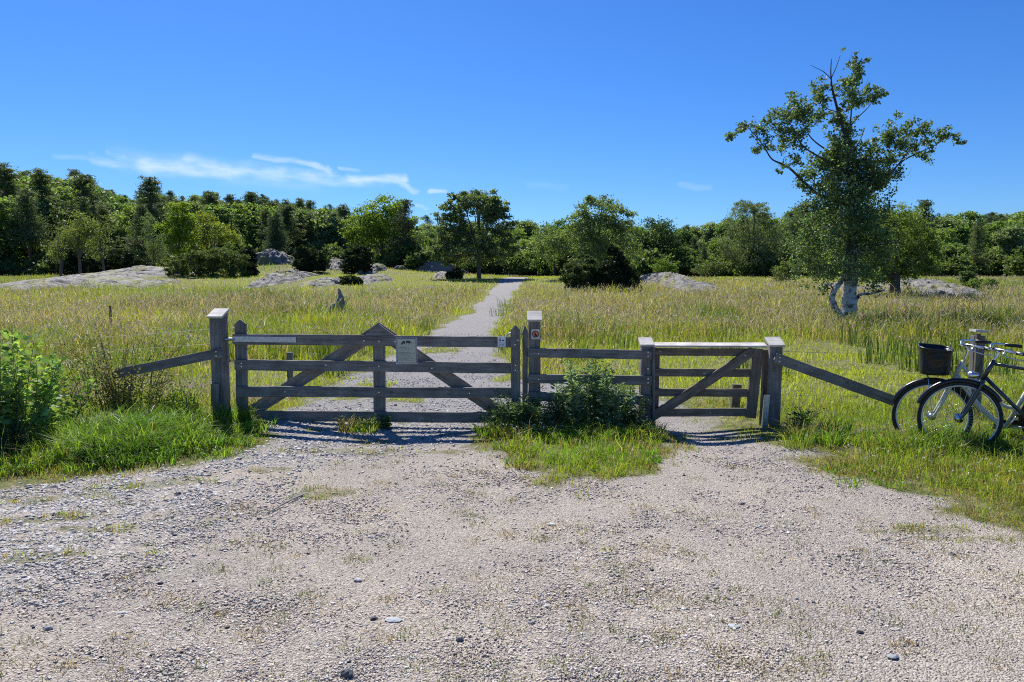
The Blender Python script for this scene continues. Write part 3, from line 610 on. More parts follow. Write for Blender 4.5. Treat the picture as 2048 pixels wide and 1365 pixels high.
# lush arching grass on the left bank and around posts
def tussocks(cs, name, label, hmul=1, lean=1.0, wd=.008, pal=((.12, .25, .03), (.20, .31, .04), (.09, .18, .02))):
    P_ = []; Hh = []; Az = []; C = []
    for x, y, r, n, h in cs:
        ic = float(-sdist(np.array([x]), np.array([y]), COURT)[0])
        if ic < 0 and float(sdist(np.array([x]), np.array([y]), ISLE)[0]) < 0 and name != 'fence_grass': continue
        if name == 'lush_grass': h = h * (.3 + .75 * float(sstep(ic / .8))); n = int(n * (.5 + .5 * float(sstep(ic / .6))))
        a = rng.random(n) * 2 * PI; q = r * np.sqrt(rng.random(n)); x_ = x + q * np.cos(a); y_ = y + q * np.sin(a)
        P_.append(np.stack([x_, y_, H(x_, y_) - .01], 1)); Hh.append(h * (.5 + .6 * rng.random(n))); Az.append(a + rng.normal(0, .8, n))
        b_ = np.array(random.choice(pal)); C.append(np.clip(b_ * np.exp(rng.normal(0, .25, (n, 1))), .01, .8))
    P_ = np.concatenate(P_); Hh = np.concatenate(Hh) * hmul; n = len(P_)
    ww = wd * (.5 + rng.random(n))
    V1, f1, c1, tip = blades(P_, Hh, ww, lean * (.3 + .9 * rng.random(n)), np.concatenate(C), az=np.concatenate(Az))
    tag(mesh(name, V1, f1, M['grassm'], c1), label, 'grass', kind='stuff')
cs = []
for _ in range(150):
    px = random.uniform(140, 545); py = random.uniform(835, 905) + (540 - px) * .10
    p = G(px, py); cs.append((p.x, p.y, .13, 90, random.uniform(.20, .40)))
for _ in range(50):
    px = random.uniform(-150, 250); py = random.uniform(860, 950); p = G(px, py); cs.append((p.x, p.y, .13, 70, random.uniform(.15, .3)))
tussocks(cs, 'lush_grass', 'lush arching long grass on the bank left of the wide gate')
cs = []
for _ in range(46):
    p = G(random.uniform(1000, 1310), random.uniform(872, 940)); cs.append((p.x, p.y, .07, 45, random.uniform(.06, .15)))
for _ in range(46):
    p = G(random.uniform(1780, 2120), random.uniform(880, 915)); cs.append((p.x, p.y, .12, 70, random.uniform(.12, .24)))
for _ in range(60):
    p = G(random.uniform(1650, 2120), random.uniform(905, 985)); cs.append((p.x, p.y, .09, 40, random.uniform(.05, .12)))
for _ in range(40):
    px = random.uniform(1560, 2048); p = G(px, random.uniform(868, 905)); cs.append((p.x, p.y, .12, 60, random.uniform(.12, .26)))
for _ in range(34):
    px = random.uniform(960, 1320); p = G(px, random.uniform(862, 882)); cs.append((p.x, p.y, .10, 60, random.uniform(.10, .22)))
for _ in range(10):
    px = random.uniform(690, 780); p = G(px, random.uniform(852, 866)); cs.append((p.x, p.y, .08, 60, random.uniform(.10, .2)))
for _ in range(30):
    px = random.uniform(1830, 2080); p = G(px, random.uniform(720, 800)); cs.append((p.x, p.y, .12, 40, random.uniform(.2, .45)))
tussocks(cs, 'fence_grass', 'darker uncut grass growing along the fence foot and under the bicycles', pal=((.12, .25, .03), (.20, .27, .04), (.16, .28, .03), (.26, .24, .09)))
cs = []
for _ in range(60):
    p = G(random.uniform(0, 2048), random.choice([random.uniform(650, 760), random.uniform(600, 700)])); cs.append((p.x, p.y, .16 + p.y * .012, 60, random.uniform(.45, .7)))
tussocks(cs, 'rush_tussocks', 'dark green upright rush tussocks standing in the meadow', lean=.35, wd=.014, pal=((.06, .12, .02), (.09, .14, .03)))

# flowers (uncountable)
def flowers(name, spots, base, size, label, cat, h0):
    P_ = []
    for px, py, r, n in spots:
        p = G(px, py); x = p.x + rng.normal(size=n) * r; y = p.y + rng.normal(size=n) * r * 1.3; P_.append(np.stack([x, y, H(x, y) + h0 * (.6 + .6 * rng.random(n))], 1))
    P_ = np.concatenate(P_); P_ = P_[~onrock(P_[:, 0], P_[:, 1])]; n = len(P_)
    P3 = np.repeat(P_, 4, 0) + rng.normal(size=(4 * n, 3)) * size * .3
    V, f, c = leaves(P3, size * (P3[:, 1] / 10) ** .4, colvar(len(P3), base, .15, .05), .8)
    tag(mesh(name, V, f, M['petal'], c), label, cat, kind='stuff')
flowers('buttercups', [(40, 700, .7, 40), (300, 720, 1.0, 50), (520, 700, 1.2, 60), (430, 650, 1.5, 40), (1310, 680, 1.0, 26), (1530, 612, 1.0, 40), (1760, 680, 1.2, 40), (1200, 620, 2.5, 40), (1700, 640, 2, 30), (1250, 650, 3, 60), (1650, 700, 2, 50), (2000, 640, 3, 50), (150, 640, 2.5, 60), (560, 680, .6, 30)],
        (.75, .52, .02), .020, 'scattered yellow buttercups among the meadow grass', 'flowers', .33)
flowers('clover', [(1050, 872, .10, 34), (1085, 870, .06, 16), (1850, 925, .45, 26), (1920, 945, .45, 26), (1990, 940, .45, 22), (1780, 900, .5, 12), (210, 925, .3, 18)], (.74, .72, .64), .015, 'small white clover heads in the short turf', 'flowers', .11)

# ------------------------------------------------------------------ woodwork
def board(name, a, b_, w, t, parent, mat='wood', tip=0, up=(0, 0, 1), seed=None, ch=.004, bowed=.002):
    """plank from a to b, width w measured towards `up`, thickness t across"""
    a = Vector(a); b_ = Vector(b_); X = (b_ - a); Ln = X.length; X.normalize(); Zv = Vector(up) - X * Vector(up).dot(X); Zv.normalize(); Yv = Zv.cross(X)
    n = max(4, int(Ln / .1)); hw, ht = w / 2, t / 2
    cs_ = [(-hw + ch, -ht), (hw - ch, -ht), (hw, -ht + ch), (hw, ht - ch), (hw - ch, ht), (-hw + ch, ht), (-hw, ht - ch), (-hw, -ht + ch)]
    V = []; ph = random.random() * 6
    for i in range(n + 1):
        x = Ln * i / n; dz = bowed * math.sin(x * 3 + ph) + random.uniform(-.001, .001); dy = random.uniform(-.001, .001)
        for z, y in cs_: V.append((x, y + dy, z + dz + random.uniform(-.0008, .0008)))
    m_ = n
    if tip:
        for z, y in cs_: V.append((Ln + tip, y, z * .06))
        m_ += 1
    Fq = [[i * 8 + k, i * 8 + (k + 1) % 8, (i + 1) * 8 + (k + 1) % 8, (i + 1) * 8 + k] for i in range(m_) for k in range(8)]
    caps = [[7, 6, 5, 4, 3, 2, 1, 0], [m_ * 8 + k for k in range(8)]]
    o = mesh(name, np.array(V), [np.array(Fq), np.array(caps)], M[mat], parent=parent, rel=False)
    Mx = Matrix((X, Yv, Zv)).transposed().to_4x4(); loc = a - (parent.location if parent else Vector()); Mx.translation = loc
    o.matrix_basis = Mx; return o
def bolt(p, parent, r=.011):
    V, f = cyl((p[0], p[1] + .002, p[2]), (p[0], p[1] - .006, p[2]), r, 10, r * .7)
    return mesh('bolt', V, f, M['bolt'], parent=parent)
DG = 8.0
U = DG / F     # metres per pixel at the gate
def pz(px, py, D=DG): return P(px, py, D)
def gpost(px, pyt, pyb, wpx, label, D=DG + .07, group='capped gate posts', capw=None, rise=.07, mat='wood', yaw=0):
    w = wpx * U; top = P(px, pyt, D); bt = Vector((top.x, D, Hs(top.x, D)))
    e = empty('gate_post', bt, label, 'post', group)
    c, s = math.cos(yaw), math.sin(yaw)
    board('post', (bt.x, D, bt.z - .25), (bt.x, D, top.z - .005), w, w, e, mat, up=(c, s, 0), ch=.006)
    cw = (capw or wpx * 1.22) * U; ang = math.atan2(rise, cw)
    Rm = Matrix.Rotation(yaw, 4, 'Z') @ Matrix.Rotation(ang, 4, 'X')
    V, f = box((0, 0, 0), (cw, cw * 1.12, .024)); V = V @ np.array(Rm.to_3x3()).T + np.array((top.x, D - .005, top.z + rise * .5))
    # wedge closing the gap between the post top and the sloping cap
    cap = mesh('cap', V, f, M['woodcap'], parent=e)
    hw = w / 2 - .002; z0 = top.z - .02
    def zc(y): return top.z + rise * .5 - .013 + y * math.tan(ang)
    Vw = [(x, y, z) for x in (-hw, hw) for (y, z) in ((-hw, z0), (hw, z0), (hw, zc(hw)), (-hw, zc(-hw)))]
    Vw = np.array([(x * c - y * s + top.x, x * s + y * c + D, z) for x, y, z in Vw])
    mesh('post_head', Vw, [np.array([[0, 1, 2, 3], [7, 6, 5, 4], [0, 4, 5, 1], [2, 6, 7, 3], [1, 5, 6, 2], [0, 3, 7, 4]])], M[mat], parent=e)
    return e
pl_ = gpost(437, 634, 830, 26, 'tall thick gate post with sloping cap at the hinge side of the wide gate', rise=.075, D=DG + .02, yaw=-.10)
pm_ = gpost(1069, 641, 855, 24, 'middle capped post carrying the orange prohibition sign', rise=.09)
ps_ = gpost(1292, 690, 858, 22, 'shorter capped post on the latch side of the small gate', rise=.065, capw=28)
pr_ = gpost(1549, 691, 858, 25, 'capped post on the hinge side of the small gate, with a steel channel', rise=.075, capw=31, mat='wood')
# steel channel on the right post
e = pr_
a = P(1533, 790, DG - .03); b_ = P(1527, 866, DG - .03)
V, f = box(((a.x + b_.x) / 2, DG - .05, (a.z + b_.z) / 2), (.055, .012, (a.z - b_.z)), Matrix.Rotation(.06, 4, 'Y'))
mb = MB(); mb.add(V, f)
for s in (-.024, .024):
    V, f = box(((a.x + b_.x) / 2 + s, DG - .035, (a.z + b_.z) / 2), (.006, .03, (a.z - b_.z) * .98), Matrix.Rotation(.06, 4, 'Y')); mb.add(V, f)
mb.build('steel_channel', M['steel'], e)
board('side_board', P(1537, 862, DG + .10), P(1533, 700, DG + .10), .07, .03, e, 'woodbrown', up=(1, 0, 0))
board('side_board', P(1306, 858, DG + .03), P(1306, 694, DG + .03), .03, .11, ps_, 'wood', up=(1, 0, 0))
board('latch_board', P(1050, 850, DG + .05), P(1050, 664, DG + .05), 11 * U, .06, pm_, 'wood', tip=.07, up=(1, 0, 0))
# old green painted offcut at the foot of the left post
board('foot_board', P(430, 825, DG - .075), P(430, 768, DG - .075), 16 * U, .02, pl_, 'wood', up=(1, 0, 0))

# ---- wide gate
gb = P(475, 850, DG); ge_ = empty('farm_gate', (P(755, 850, DG).x, DG, .0), 'wide five barred weathered wooden field gate with a peaked middle', 'gate')
TH = .034
rails = [((466, 678.5), (1040, 685)), ((470, 730), (1024, 736.5)), ((474, 783), (1024, 786.5)), ((478, 832), (1024, 835.5))]
for (x0, y0), (x1, y1) in rails:
    board('rail', P(x0, y0, DG), P(x1, y1, DG), 21.5 * U, TH, ge_)
B1 = DG + TH + .003; B2 = DG + 2 * TH + .006
board('stile', P(485, 834, B1), P(481, 648, B1), 23 * U, TH, ge_, tip=.045, up=(1, 0, 0))
board('stile', P(759, 842, B1), P(759, 660, B1), 24 * U, TH, ge_, tip=.05, up=(1, 0, 0))
board('stile', P(1032, 840, DG - TH - .003), P(1031, 660, DG - TH - .003), 19 * U, TH, ge_, tip=.05, up=(1, 0, 0))
board('brace', P(500, 826, B2), P(765, 656, B2), 26 * U, TH, ge_)
board('brace', P(1012, 834, B2 + .001), P(751, 656, B2 + .001), 26 * U, TH, ge_)
# triangular cheek pieces forming the peak
for s, (xa, xb) in enumerate([((724, 672), (759, 648)), ((794, 672), (759, 648))]):
    pass
mb = MB(); tri = [P(722, 676, DG + .001), P(796, 676, DG + .001), P(758.5, 649, DG + .001)]
y0, y1 = DG - .012, DG + .016
Vt = [(p.x, y, p.z) for y in (y0, y1) for p in tri]; mb.add(np.array(Vt), [np.array([[0, 1, 2], [5, 4, 3]]), np.array([[0, 3, 4, 1], [1, 4, 5, 2], [2, 5, 3, 0]])])
mb.build('peak_block', M['wood'], ge_)
st = P(466, 678.5, DG - TH / 2 - .004); en = P(592, 680, DG - TH / 2 - .004)
board('hinge_strap', st, en, 14 * U * .8, .006, ge_, 'steel', ch=.001, bowed=0)
V, f = cyl(P(450, 679, DG - .01), P(470, 679, DG - .02), .016, 10); mesh('hinge_pin', V, f, M['steel'], parent=ge_)
V, f = tube([P(1012, 674, DG + .03), P(1018, 668, DG + .03), P(1030, 664, DG + .04), P(1050, 668, DG + .06)], .009, 8); mesh('latch', V, f, M['steel'], parent=ge_)
for px, py in [(728, 682), (758, 683), (790, 684), (652, 731), (758, 733), (864, 737), (570, 784), (758, 785), (939, 787), (505, 832), (758, 834), (483, 734), (483, 727), (532, 679), (586, 679)]:
    p = P(px, py, DG - TH / 2 - .001 - (.006 if py < 680 and px < 600 else 0)); bolt(p, ge_, .0095)
for px, py in [(1030, 690), (1031, 731), (1031, 741), (1036, 681)]: bolt(P(px, py, DG - 1.5 * TH - .004), ge_, .0095)
# ---- fixed fence panel
fe = empty('wooden_fence', (P(1180, 850, DG).x, DG, 0), 'fixed three rail fence panel between the two gates, overgrown by weeds', 'fence')
DF = DG - .005 - TH / 2 - .005
for (x0, y0), (x1, y1) in [((1056, 706), (1303, 710)), ((1056, 757), (1303, 762)), ((1056, 793), (1303, 801)), ((1120, 846), (1303, 847))]:
    board('rail', P(x0, y0, DF), P(x1, y1, DF), 18.5 * U, TH, fe)
for px, py in [(1296, 705), (1296, 713), (1296, 738), (1296, 766), (1077, 759), (1077, 708), (1297, 800), (1296, 758)]: bolt(P(px, py, DF - TH / 2 - .001), fe, .009)
# ---- small gate
sg = empty('wicket_gate', (P(1400, 850, DG).x, DG + .05, 0), 'small brown wooden pedestrian gate with a diagonal brace and flat top board', 'gate')
DS = DG + .05
for (x0, y0), (x1, y1), wd in [((1308, 704), (1512, 705), 15), ((1308, 745), (1508, 746), 16), ((1308, 785.5), (1504, 786), 16), ((1308, 825), (1500, 825), 16.5)]:
    board('rail', P(x0, y0, DS), P(x1, y1, DS), wd * U, TH, sg, 'woodbrown')
board('brace', P(1306, 834, DS - TH - .003), P(1507, 701, DS - TH - .003), 19 * U, TH, sg, 'woodbrown', bowed=.008)
a = P(1304, 690, DS - .01); b_ = P(1531, 690.5, DS - .01)
o = board('top_board', a, b_, .125, .022, sg, 'woodcap', up=(0, 1, .22))
board('stile', P(1500, 836, DS - TH * .5), P(1516, 698, DS - TH * .5), 21 * U, TH * 1.1, sg, 'woodbrown', up=(1, 0, 0), bowed=.003)
board('stile', P(1309, 838, DS + TH + .003), P(1313, 698, DS + TH + .003), 14 * U, TH, sg, 'woodbrown', up=(1, 0, 0))
board('edge_board', P(1522, 850, DS + .06), P(1529, 700, DS + .06), .05, .03, sg, 'woodbrown', up=(.6, .8, 0))
for px, py in [(1320, 704), (1490, 712), (1316, 826), (1420, 826), (1460, 826), (1408, 747)]: bolt(P(px, py, DS - TH / 2 - .002 - (TH if px in (1490,) else 0)), sg, .007)
# ---- slanting stays
def stay(a, b_, w, label, D0, D1):
    p0 = P(*a, D0); p1 = P(*b_, D1)
    e = empty('slanting_stay', (p1.x, p1.y, Hs(p1.x, p1.y)), label, 'fence rail', 'slanting rails bracing the gate posts')
    board('rail', p0, p1, w, TH, e)
    dx = (p1 - p0).normalized(); 
    for k, s in ((.05, .022), (.05, -.022)):
        q = p0 + dx * k; bolt((q.x, q.y - TH / 2 - .001, q.z + s), e, .009)
stay((443, 706), (225, 749), 19 * U, 'slanting rail running down into the grass left of the tall post', DG - .085, DG - .15)
stay((1549, 716), (1800, 806), 20.5 * U, 'slanting rail running down behind the bicycle wheels right of the small gate', DG - .085, DG - .2)
# ---- plain posts and stakes
def stake(name, px, pyt, pyb, wpx, D, label, mat='woodbrown', group=None, depth=None, lean=0):
    w = wpx / F * D; t = P(px, pyt, D); x = t.x
    e = empty(name, (x, D, Hs(x, D)), label, 'post', group)
    board('shaft', (x - lean, D, Hs(x, D) - .15), (x, D, t.z), w, depth or w * .8, e, mat, up=(1, 0, 0), ch=.008); return e
e = stake('fence_post', 1955, 672, 860, 22, 8.6, 'grey fence post with a notched top behind the bicycle handlebars', 'wood', depth=.09)
t = P(1957, 662, 8.6)
board('top_block', (t.x - .07, 8.6, t.z + .005), (t.x + .07, 8.6, t.z - .01), .03, .13, e, 'woodcap', up=(0, 0, 1))
board('post_cheek', (t.x - .045, 8.53, t.z - .62), (t.x - .045, 8.53, t.z - .03), .05, .04, e, 'woodbrown', up=(1, 0, 0))
p = G(575, 775); stake('stake', 579, 705, 775, 11, p.y, 'thin upright stake seen through the left half of the wide gate', 'wood', 'short stakes behind the gates')
p = G(1470, 822); stake('stake', 1474, 769, 822, 17, p.y, 'squat wooden stump post seen under the small gate', 'woodbrown', 'short stakes behind the gates', lean=.03)
p = G(220, 668); stake('stake', 220, 612, 668, 4, p.y, 'very thin dark stick standing in the meadow on the left', 'woodbrown', 'short stakes behind the gates')
# ---- wire fences
def wires(name, runs, label, r=.0018):
    p = P(*runs[0][0], runs[0][1]); e = empty(name, (p.x, p.y, Hs(p.x, p.y)), label, 'wire fence')
    for a, Da, b_, Db in runs:
        A = P(*a, Da); B = P(*b_, Db); pts = []
        for k in range(13):
            t_ = k / 12; q = A.lerp(B, t_); q.z -= .03 * 4 * t_ * (1 - t_); pts.append(q)
        V, f = tube(pts, r, 5); mesh('wire', V, f, M['wire'], parent=e)
    return e
wires('wire_fence', [((425, 658), DG, (-160, 690), 9.2), ((425, 688), DG, (-160, 712), 9.2), ((425, 722), DG, (-160, 745), 9.2)], 'three sagging rusty wires strung left from the tall post')
wires('wire_fence', [((1560, 703), DG, (1948, 700), 8.6), ((1560, 745), DG, (1948, 742), 8.6), ((1560, 790), DG, (1948, 785), 8.6), ((1960, 700), 8.6, (2500, 705), 8.6), ((1960, 742), 8.6, (2500, 747), 8.6)], 'sagging wires strung right from the small gate to the fence post by the bicycles', .0016)

# ------------------------------------------------------------------ signs
def flatshape(pts, D, th=.002):
    n = len(pts); V = [(x, D, z) for x, z in pts] + [(x, D + th, z) for x, z in pts]
    f = [np.array([list(range(n))]), np.array([[n + k for k in range(n)][::-1]]), np.array([[k, n + k, n + (k + 1) % n, (k + 1) % n] for k in range(n)])]
    return np.array(V), f
def rect(x0, y0, x1, y1, D, th=.003):
    a = P(x0, y0, D); b_ = P(x1, y1, D); return flatshape([(a.x, a.z), (b_.x, a.z), (b_.x, b_.z), (a.x, b_.z)], D, th)
def emblem(polys, D, mat, parent, name='emblem'):
    mb = MB()
    for pg in polys:
        V, f = flatshape([(P(x, y, D).x, P(x, y, D).z) for x, y in pg], D, .0008); mb.add(V, f)
    return mb.build(name, M[mat], parent)
DSg = DG - TH / 2 - .012
e = empty('sign', P(812.5, 728, DSg), 'cream grazing notice with dark border and animal silhouettes on the wide gate', 'sign')
V, f = rect(791.5, 676, 834.5, 728.5, DSg + .006, .006); mesh('backing', V, f, M['white'], parent=e)
V, f = rect(792.7, 677.2, 833.3, 727.3, DSg + .003, .003); mesh('border', V, f, M['ink'], parent=e)
V, f = rect(794.2, 678.5, 831.8, 726, DSg, .003); mesh('panel', V, f, M['paper'], parent=e)
cow = [[(802, 689.3), (802.5, 686.5), (804.5, 684.8), (806, 682.5), (808.5, 682), (810, 684), (810.8, 686.8), (809.2, 689), (808.7, 687.6), (806.5, 687.3), (804.6, 689.6), (803.4, 689.6)],
       [(811.2, 682.7), (813.5, 682), (818.5, 682), (820.5, 684), (823.8, 685), (823.7, 685.8), (820.8, 685.8), (819, 687.6), (818.6, 689.4), (817.9, 689.4), (817.4, 686.8), (814.5, 685.8), (813.5, 687.9), (812.4, 686)]]
emblem(cow, DSg - .001, 'ink', e)
mb = MB(); q = random.Random(3)
for py, k in [(695.4, 15), (698.4, 27), (700.6, 22), (705.4, 22), (707.4, 34), (709, 20), (710.8, 26), (714.6, 26), (717.3, 32), (719, 20), (720.8, 28)]:
    bold = py in (695.4, 705.4, 714.6); x = 796.5
    while x < 796.5 + k:
        w_ = q.uniform(1.5, 4.2); V, f = rect(x, py - (.55 if bold else .3), min(x + w_, 830), py + (.45 if bold else .25), DSg - .001, .0008); mb.add(V, f); x += w_ + .7
mb.build('lettering', M['inkgrey'], e)
e = empty('sign', P(1003, 694, DSg), 'small white sign with walker and dog pictogram near the wide gate latch', 'sign')
V, f = rect(995.3, 673.8, 1011.2, 694.3, DSg + .003, .004); mesh('panel', V, f, M['white'], parent=e)
man = [[(998.6, 683.3), (999.3, 679.8), (999.2, 677.9), (1000, 677.2), (1000.8, 678), (1000.8, 679.4), (1002.6, 681), (1002.3, 681.4), (1000.5, 680.4), (1001.1, 681.4), (1001.9, 683.4), (1001.2, 683.4), (1000.2, 681.8), (999.4, 683.4)],
       [(1004, 683.4), (1004, 681.4), (1003.6, 680.9), (1004.3, 680.6), (1007, 680.9), (1008.2, 679.9), (1008.6, 680.9), (1007.9, 681.3), (1007.8, 683.4), (1007.2, 683.4), (1007, 682.1), (1005, 682.1), (1004.6, 683.4)],
       [(999.7, 676.9), (999.5, 676.2), (1000.1, 675.7), (1000.8, 676.2), (1000.6, 676.9)]]
emblem(man, DSg - .001, 'ink', e)
mb = MB()
for py, a, b_ in [(686.3, 998, 1008.5), (688.6, 997, 1009.5), (690.1, 997, 1008), (691.6, 997, 1009.5)]: mb.add(*rect(a, py - .3, b_, py + .3, DSg - .001, .0008))
mb.build('lettering', simple('blue_grey_print', (.25, .32, .42), .5, 0, 0), e)
DP = DG + .07 - 12 * U - .008
e = empty('sign', P(1070.5, 679, DP), 'square white sign with an orange prohibition roundel over a campfire, on the middle post', 'sign')
V, f = rect(1062.8, 658.8, 1079.2, 679, DP, .004); mesh('panel', V, f, simple('aged_white_panel', (.60, .56, .50), .5, 0, .05), parent=e)
c = P(1070.9, 668.8, DP - .001)
V, f = flatshape([(c.x + .034 * math.cos(2 * PI * k / 28), c.z + .034 * math.sin(2 * PI * k / 28)) for k in range(28)], DP - .001, .001); mesh('disc', V, f, M['orange'], parent=e)
V, f = torus((c.x, DP - .0022, c.z), .033, .004, (1, 0, 0), (0, 0, 1), 32, 6, ax=.2); mesh('ring', V, f, M['ink'], parent=e)
emblem([[(1066.6, 664.2), (1067.6, 663.4), (1075.4, 673.2), (1074.4, 674)], [(1068.2, 672.4), (1069.4, 669.6), (1070.8, 665.6), (1072.4, 669.6), (1073.6, 672.4)], [(1067.2, 673.6), (1067.2, 672.6), (1074.6, 672.6), (1074.6, 673.6)]], DP - .003, 'ink', e)

# ------------------------------------------------------------------ weeds and leafy plants at the fence
def weed(name, px, py, nst, height, spread, leafL, aspect, base, label, cat, group=None, lean=.3, dens=60, droop=.2, D=None):
    p = G(px, py) if D is None else Vector((P(px, py, D).x, D, 0)); p.z = Hs(p.x, p.y)
    e = empty(name, p, label, cat, group); mb = MB(); LC = []; LD = []; LS = []
    for i in range(nst):
        a = random.random() * 2 * PI; r0 = spread * .35 * random.random(); h = height * random.uniform(.45, 1.0); ln = lean * random.random()
        b0 = Vector((p.x + r0 * math.cos(a), p.y + r0 * math.sin(a), p.z - .02))
        pts = [b0 + Vector((math.cos(a) * ln * h * t_ * t_ , math.sin(a) * ln * h * t_ * t_, h * t_)) + Vector((random.gauss(0, .01), random.gauss(0, .01), 0)) * t_ for t_ in (0, .25, .5, .75, 1)]
        V, f = tube(pts, [.005, .0045, .004, .003, .0015], 5); mb.add(V, f)
        for k in range(dens):
            t_ = .12 + .88 * random.random() ** .75; i0 = min(int(t_ * 4), 3); q = pts[i0].lerp(pts[i0 + 1], t_ * 4 - i0)
            aa = random.random() * 2 * PI; L_ = leafL * random.uniform(.5, 1.1) * (1.15 - .5 * t_); d = Vector((math.cos(aa), math.sin(aa), random.uniform(-droop, .9)))
            d.normalize(); side = random.random() * .05
            LC.append(q + d * (L_ * .5 + side)); LD.append(d); LS.append(L_)
    mb.build('stem', simple(name + '_stem', (.09, .11, .04), .7, 0, .2), e)
    V, f, c = leaves(np.array([tuple(v) for v in LC]), np.array(LS), colvar(len(LC), base, .25, .08), aspect, d=np.array([tuple(v) for v in LD]))
    mesh('leaves', V, f, M['leafm'], c, e); return e
gq = 'thistles and weeds smothering the fence between the gates'
weed('weed_plant', 1030, 862, 30, .44, .6, .085, .20, (.11, .18, .08), 'low bushy mugwort clump at the latch end of the wide gate', 'plant', gq, .6, 80, D=7.78)
weed('weed_plant', 1000, 858, 10, .25, .4, .075, .22, (.05, .09, .03), 'small leafy weed left of the mugwort, in front of the lowest gate rail', 'plant', gq, .9, 50, D=7.8)
weed('weed_plant', 1085, 862, 24, .42, .6, .08, .22, (.10, .16, .07), 'dark weed clump covering the foot of the middle post', 'plant', gq, .5, 70, D=7.72)
weed('thistle', 1162, 864, 20, .84, .75, .085, .34, (.21, .30, .17), 'tallest spiny thistle clump, reaching the top fence rail', 'plant', gq, .14, 130, D=7.82)
weed('thistle', 1210, 866, 18, .74, .8, .08, .36, (.19, .28, .15), 'thistle clump right of the tallest one, before the fence panel', 'plant', gq, .2, 120, D=7.80)
weed('thistle', 1240, 862, 16, .68, .6, .075, .36, (.19, .28, .14), 'thistle behind the fence panel beside the small gate latch post', 'plant', gq, .25, 90, D=8.25)
weed('weed_plant', 1130, 868, 14, .40, .5, .06, .3, (.09, .15, .06), 'dark weed tangle between the middle post and the tallest thistle', 'plant', gq, .4, 80, D=7.75)
weed('weed_plant', 1262, 866, 12, .42, .45, .05, .35, (.05, .085, .035), 'dark weed tangle at the foot of the latch post of the small gate', 'plant', gq, .4, 80, D=7.7)
weed('weed_plant', 770, 850, 9, .18, .3, .05, .5, (.05, .10, .03), 'little broad leaved weed under the middle of the wide gate', 'plant', None, .6, 24, D=7.85)
weed('weed_plant', 1015, 800, 3, .42, .3, .04, .3, (.09, .10, .03), 'single thin weed stalk against the path beside the gate latch', 'plant', None, .3, 18, D=7.9)
# broad leaved shrub, left edge
gl_ = 'broad leaved shrubs at the left edge'
weed('leafy_shrub', 30, 900, 22, 1.15, .8, .115, .6, (.24, .36, .12), 'pale broad leaved shrub at the left edge, its shoots standing tallest', 'shrub', gl_, .3, 80, D=6.9)
weed('leafy_shrub', -45, 910, 20, 1.1, .8, .115, .6, (.20, .31, .10), 'broad leaved shrub cut by the left edge of the picture', 'shrub', gl_, .3, 80, D=6.8)
weed('leafy_shrub', 85, 880, 16, .75, .9, .11, .5, (.19, .28, .08), 'lower leafy shrub behind the pale one, at the end of the wires', 'shrub', gl_, .5, 50, D=7.3)
weed('bramble', 20, 925, 14, .42, .6, .035, .6, (.05, .06, .035), 'dark twiggy bramble at the foot of the left shrubs', 'shrub', gl_, .5, 70, D=6.55)
weed('bramble', 125, 790, 16, .42, .9, .05, .6, (.11, .13, .04), 'yellowish bramble thicket behind the left shrubs', 'shrub', gl_, .9, 60, D=8.8)
weed('bramble', 245, 845, 70, .98, 1.1, .05, .5, (.20, .19, .09), 'dry brown bramble heap at the low end of the left slanting rail', 'shrub', gl_, .7, 60, D=8.0)
for px, py, D_, lb in [(270, 815, 8.0, 'yellow green herb clump left of the tall post, nearest the shrubs'), (330, 812, 7.9, 'yellow green herb clump halfway along the left slanting rail'), (375, 815, 7.7, 'yellow green herb clump closest to the tall post')]:
    weed('herb_clump', px, py, 14, .42, .5, .05, .6, (.22, .30, .04), lb, 'plant', 'herb clumps under the left slanting rail', .4, 40, D=D_)
weed('weed_plant', 1600, 870, 12, .3, .5, .06, .3, (.045, .09, .025), 'dark weed clump right of the small gate hinge post', 'plant', None, .7, 50, D=7.9)
# ------------------------------------------------------------------ dead wood
def deadwood(name, paths, label, cat, mat='driftwood', n=9):
    p = paths[0][0][0]; e = empty(name, (p[0], p[1], Hs(p[0], p[1])), label, cat)
    mb = MB()
    for pts, rad in paths:
        sp_ = smooth_path(pts, 4); rr = np.interp(np.linspace(0, 1, len(sp_)), np.linspace(0, 1, len(rad)), rad); V, f = tube(sp_, list(rr), n, .35); mb.add(V, f)
    mb.build('trunk', M[mat], e, smooth=True); return e
b0 = G(672, 640); D = b0.y
q = lambda x, y, dd=0: tuple(P(x, y, D + dd))
deadwood('dead_stump', [([q(640, 636), q(655, 628), q(668, 618), q(678, 612)], [.05, .16, .22, .18]), ([q(668, 624), q(676, 612), q(682, 598), q(680, 588), q(677, 577)], [.20, .18, .13, .07, .03]),
                        ([q(684, 628, .1), q(685, 612, .1), q(684, 600)], [.15, .14, .06]), ([q(655, 630), q(668, 612), q(680, 597)], [.02, .035, .02]), ([q(682, 600), q(690, 594)], [.015, .006])],
         'twisted grey dead stump with an upright spike in the meadow behind the wide gate', 'stump')
b0 = G(310, 664); D = b0.y
deadwood('fallen_branch', [([q(232, 680), q(275, 668), q(310, 664), q(345, 655)], [.02, .035, .04, .025]), ([q(275, 668), q(300, 660), q(330, 662)], [.02, .02, .01])], 'long pale fallen branch lying in the grass left of the tall post', 'branch')
b0 = G(400, 645); D = b0.y
pts = [([q(395 + random.uniform(-12, 12), 660 + random.uniform(-4, 4)), q(395 + random.uniform(-25, 25), 640), q(395 + random.uniform(-45, 25), 622 + random.uniform(0, 20), random.uniform(-.3, .3))], [.012, .009, .004]) for _ in range(22)]
deadwood('brushwood', pts, 'heap of dry brushwood in the meadow behind the tall post', 'brushwood', n=5)
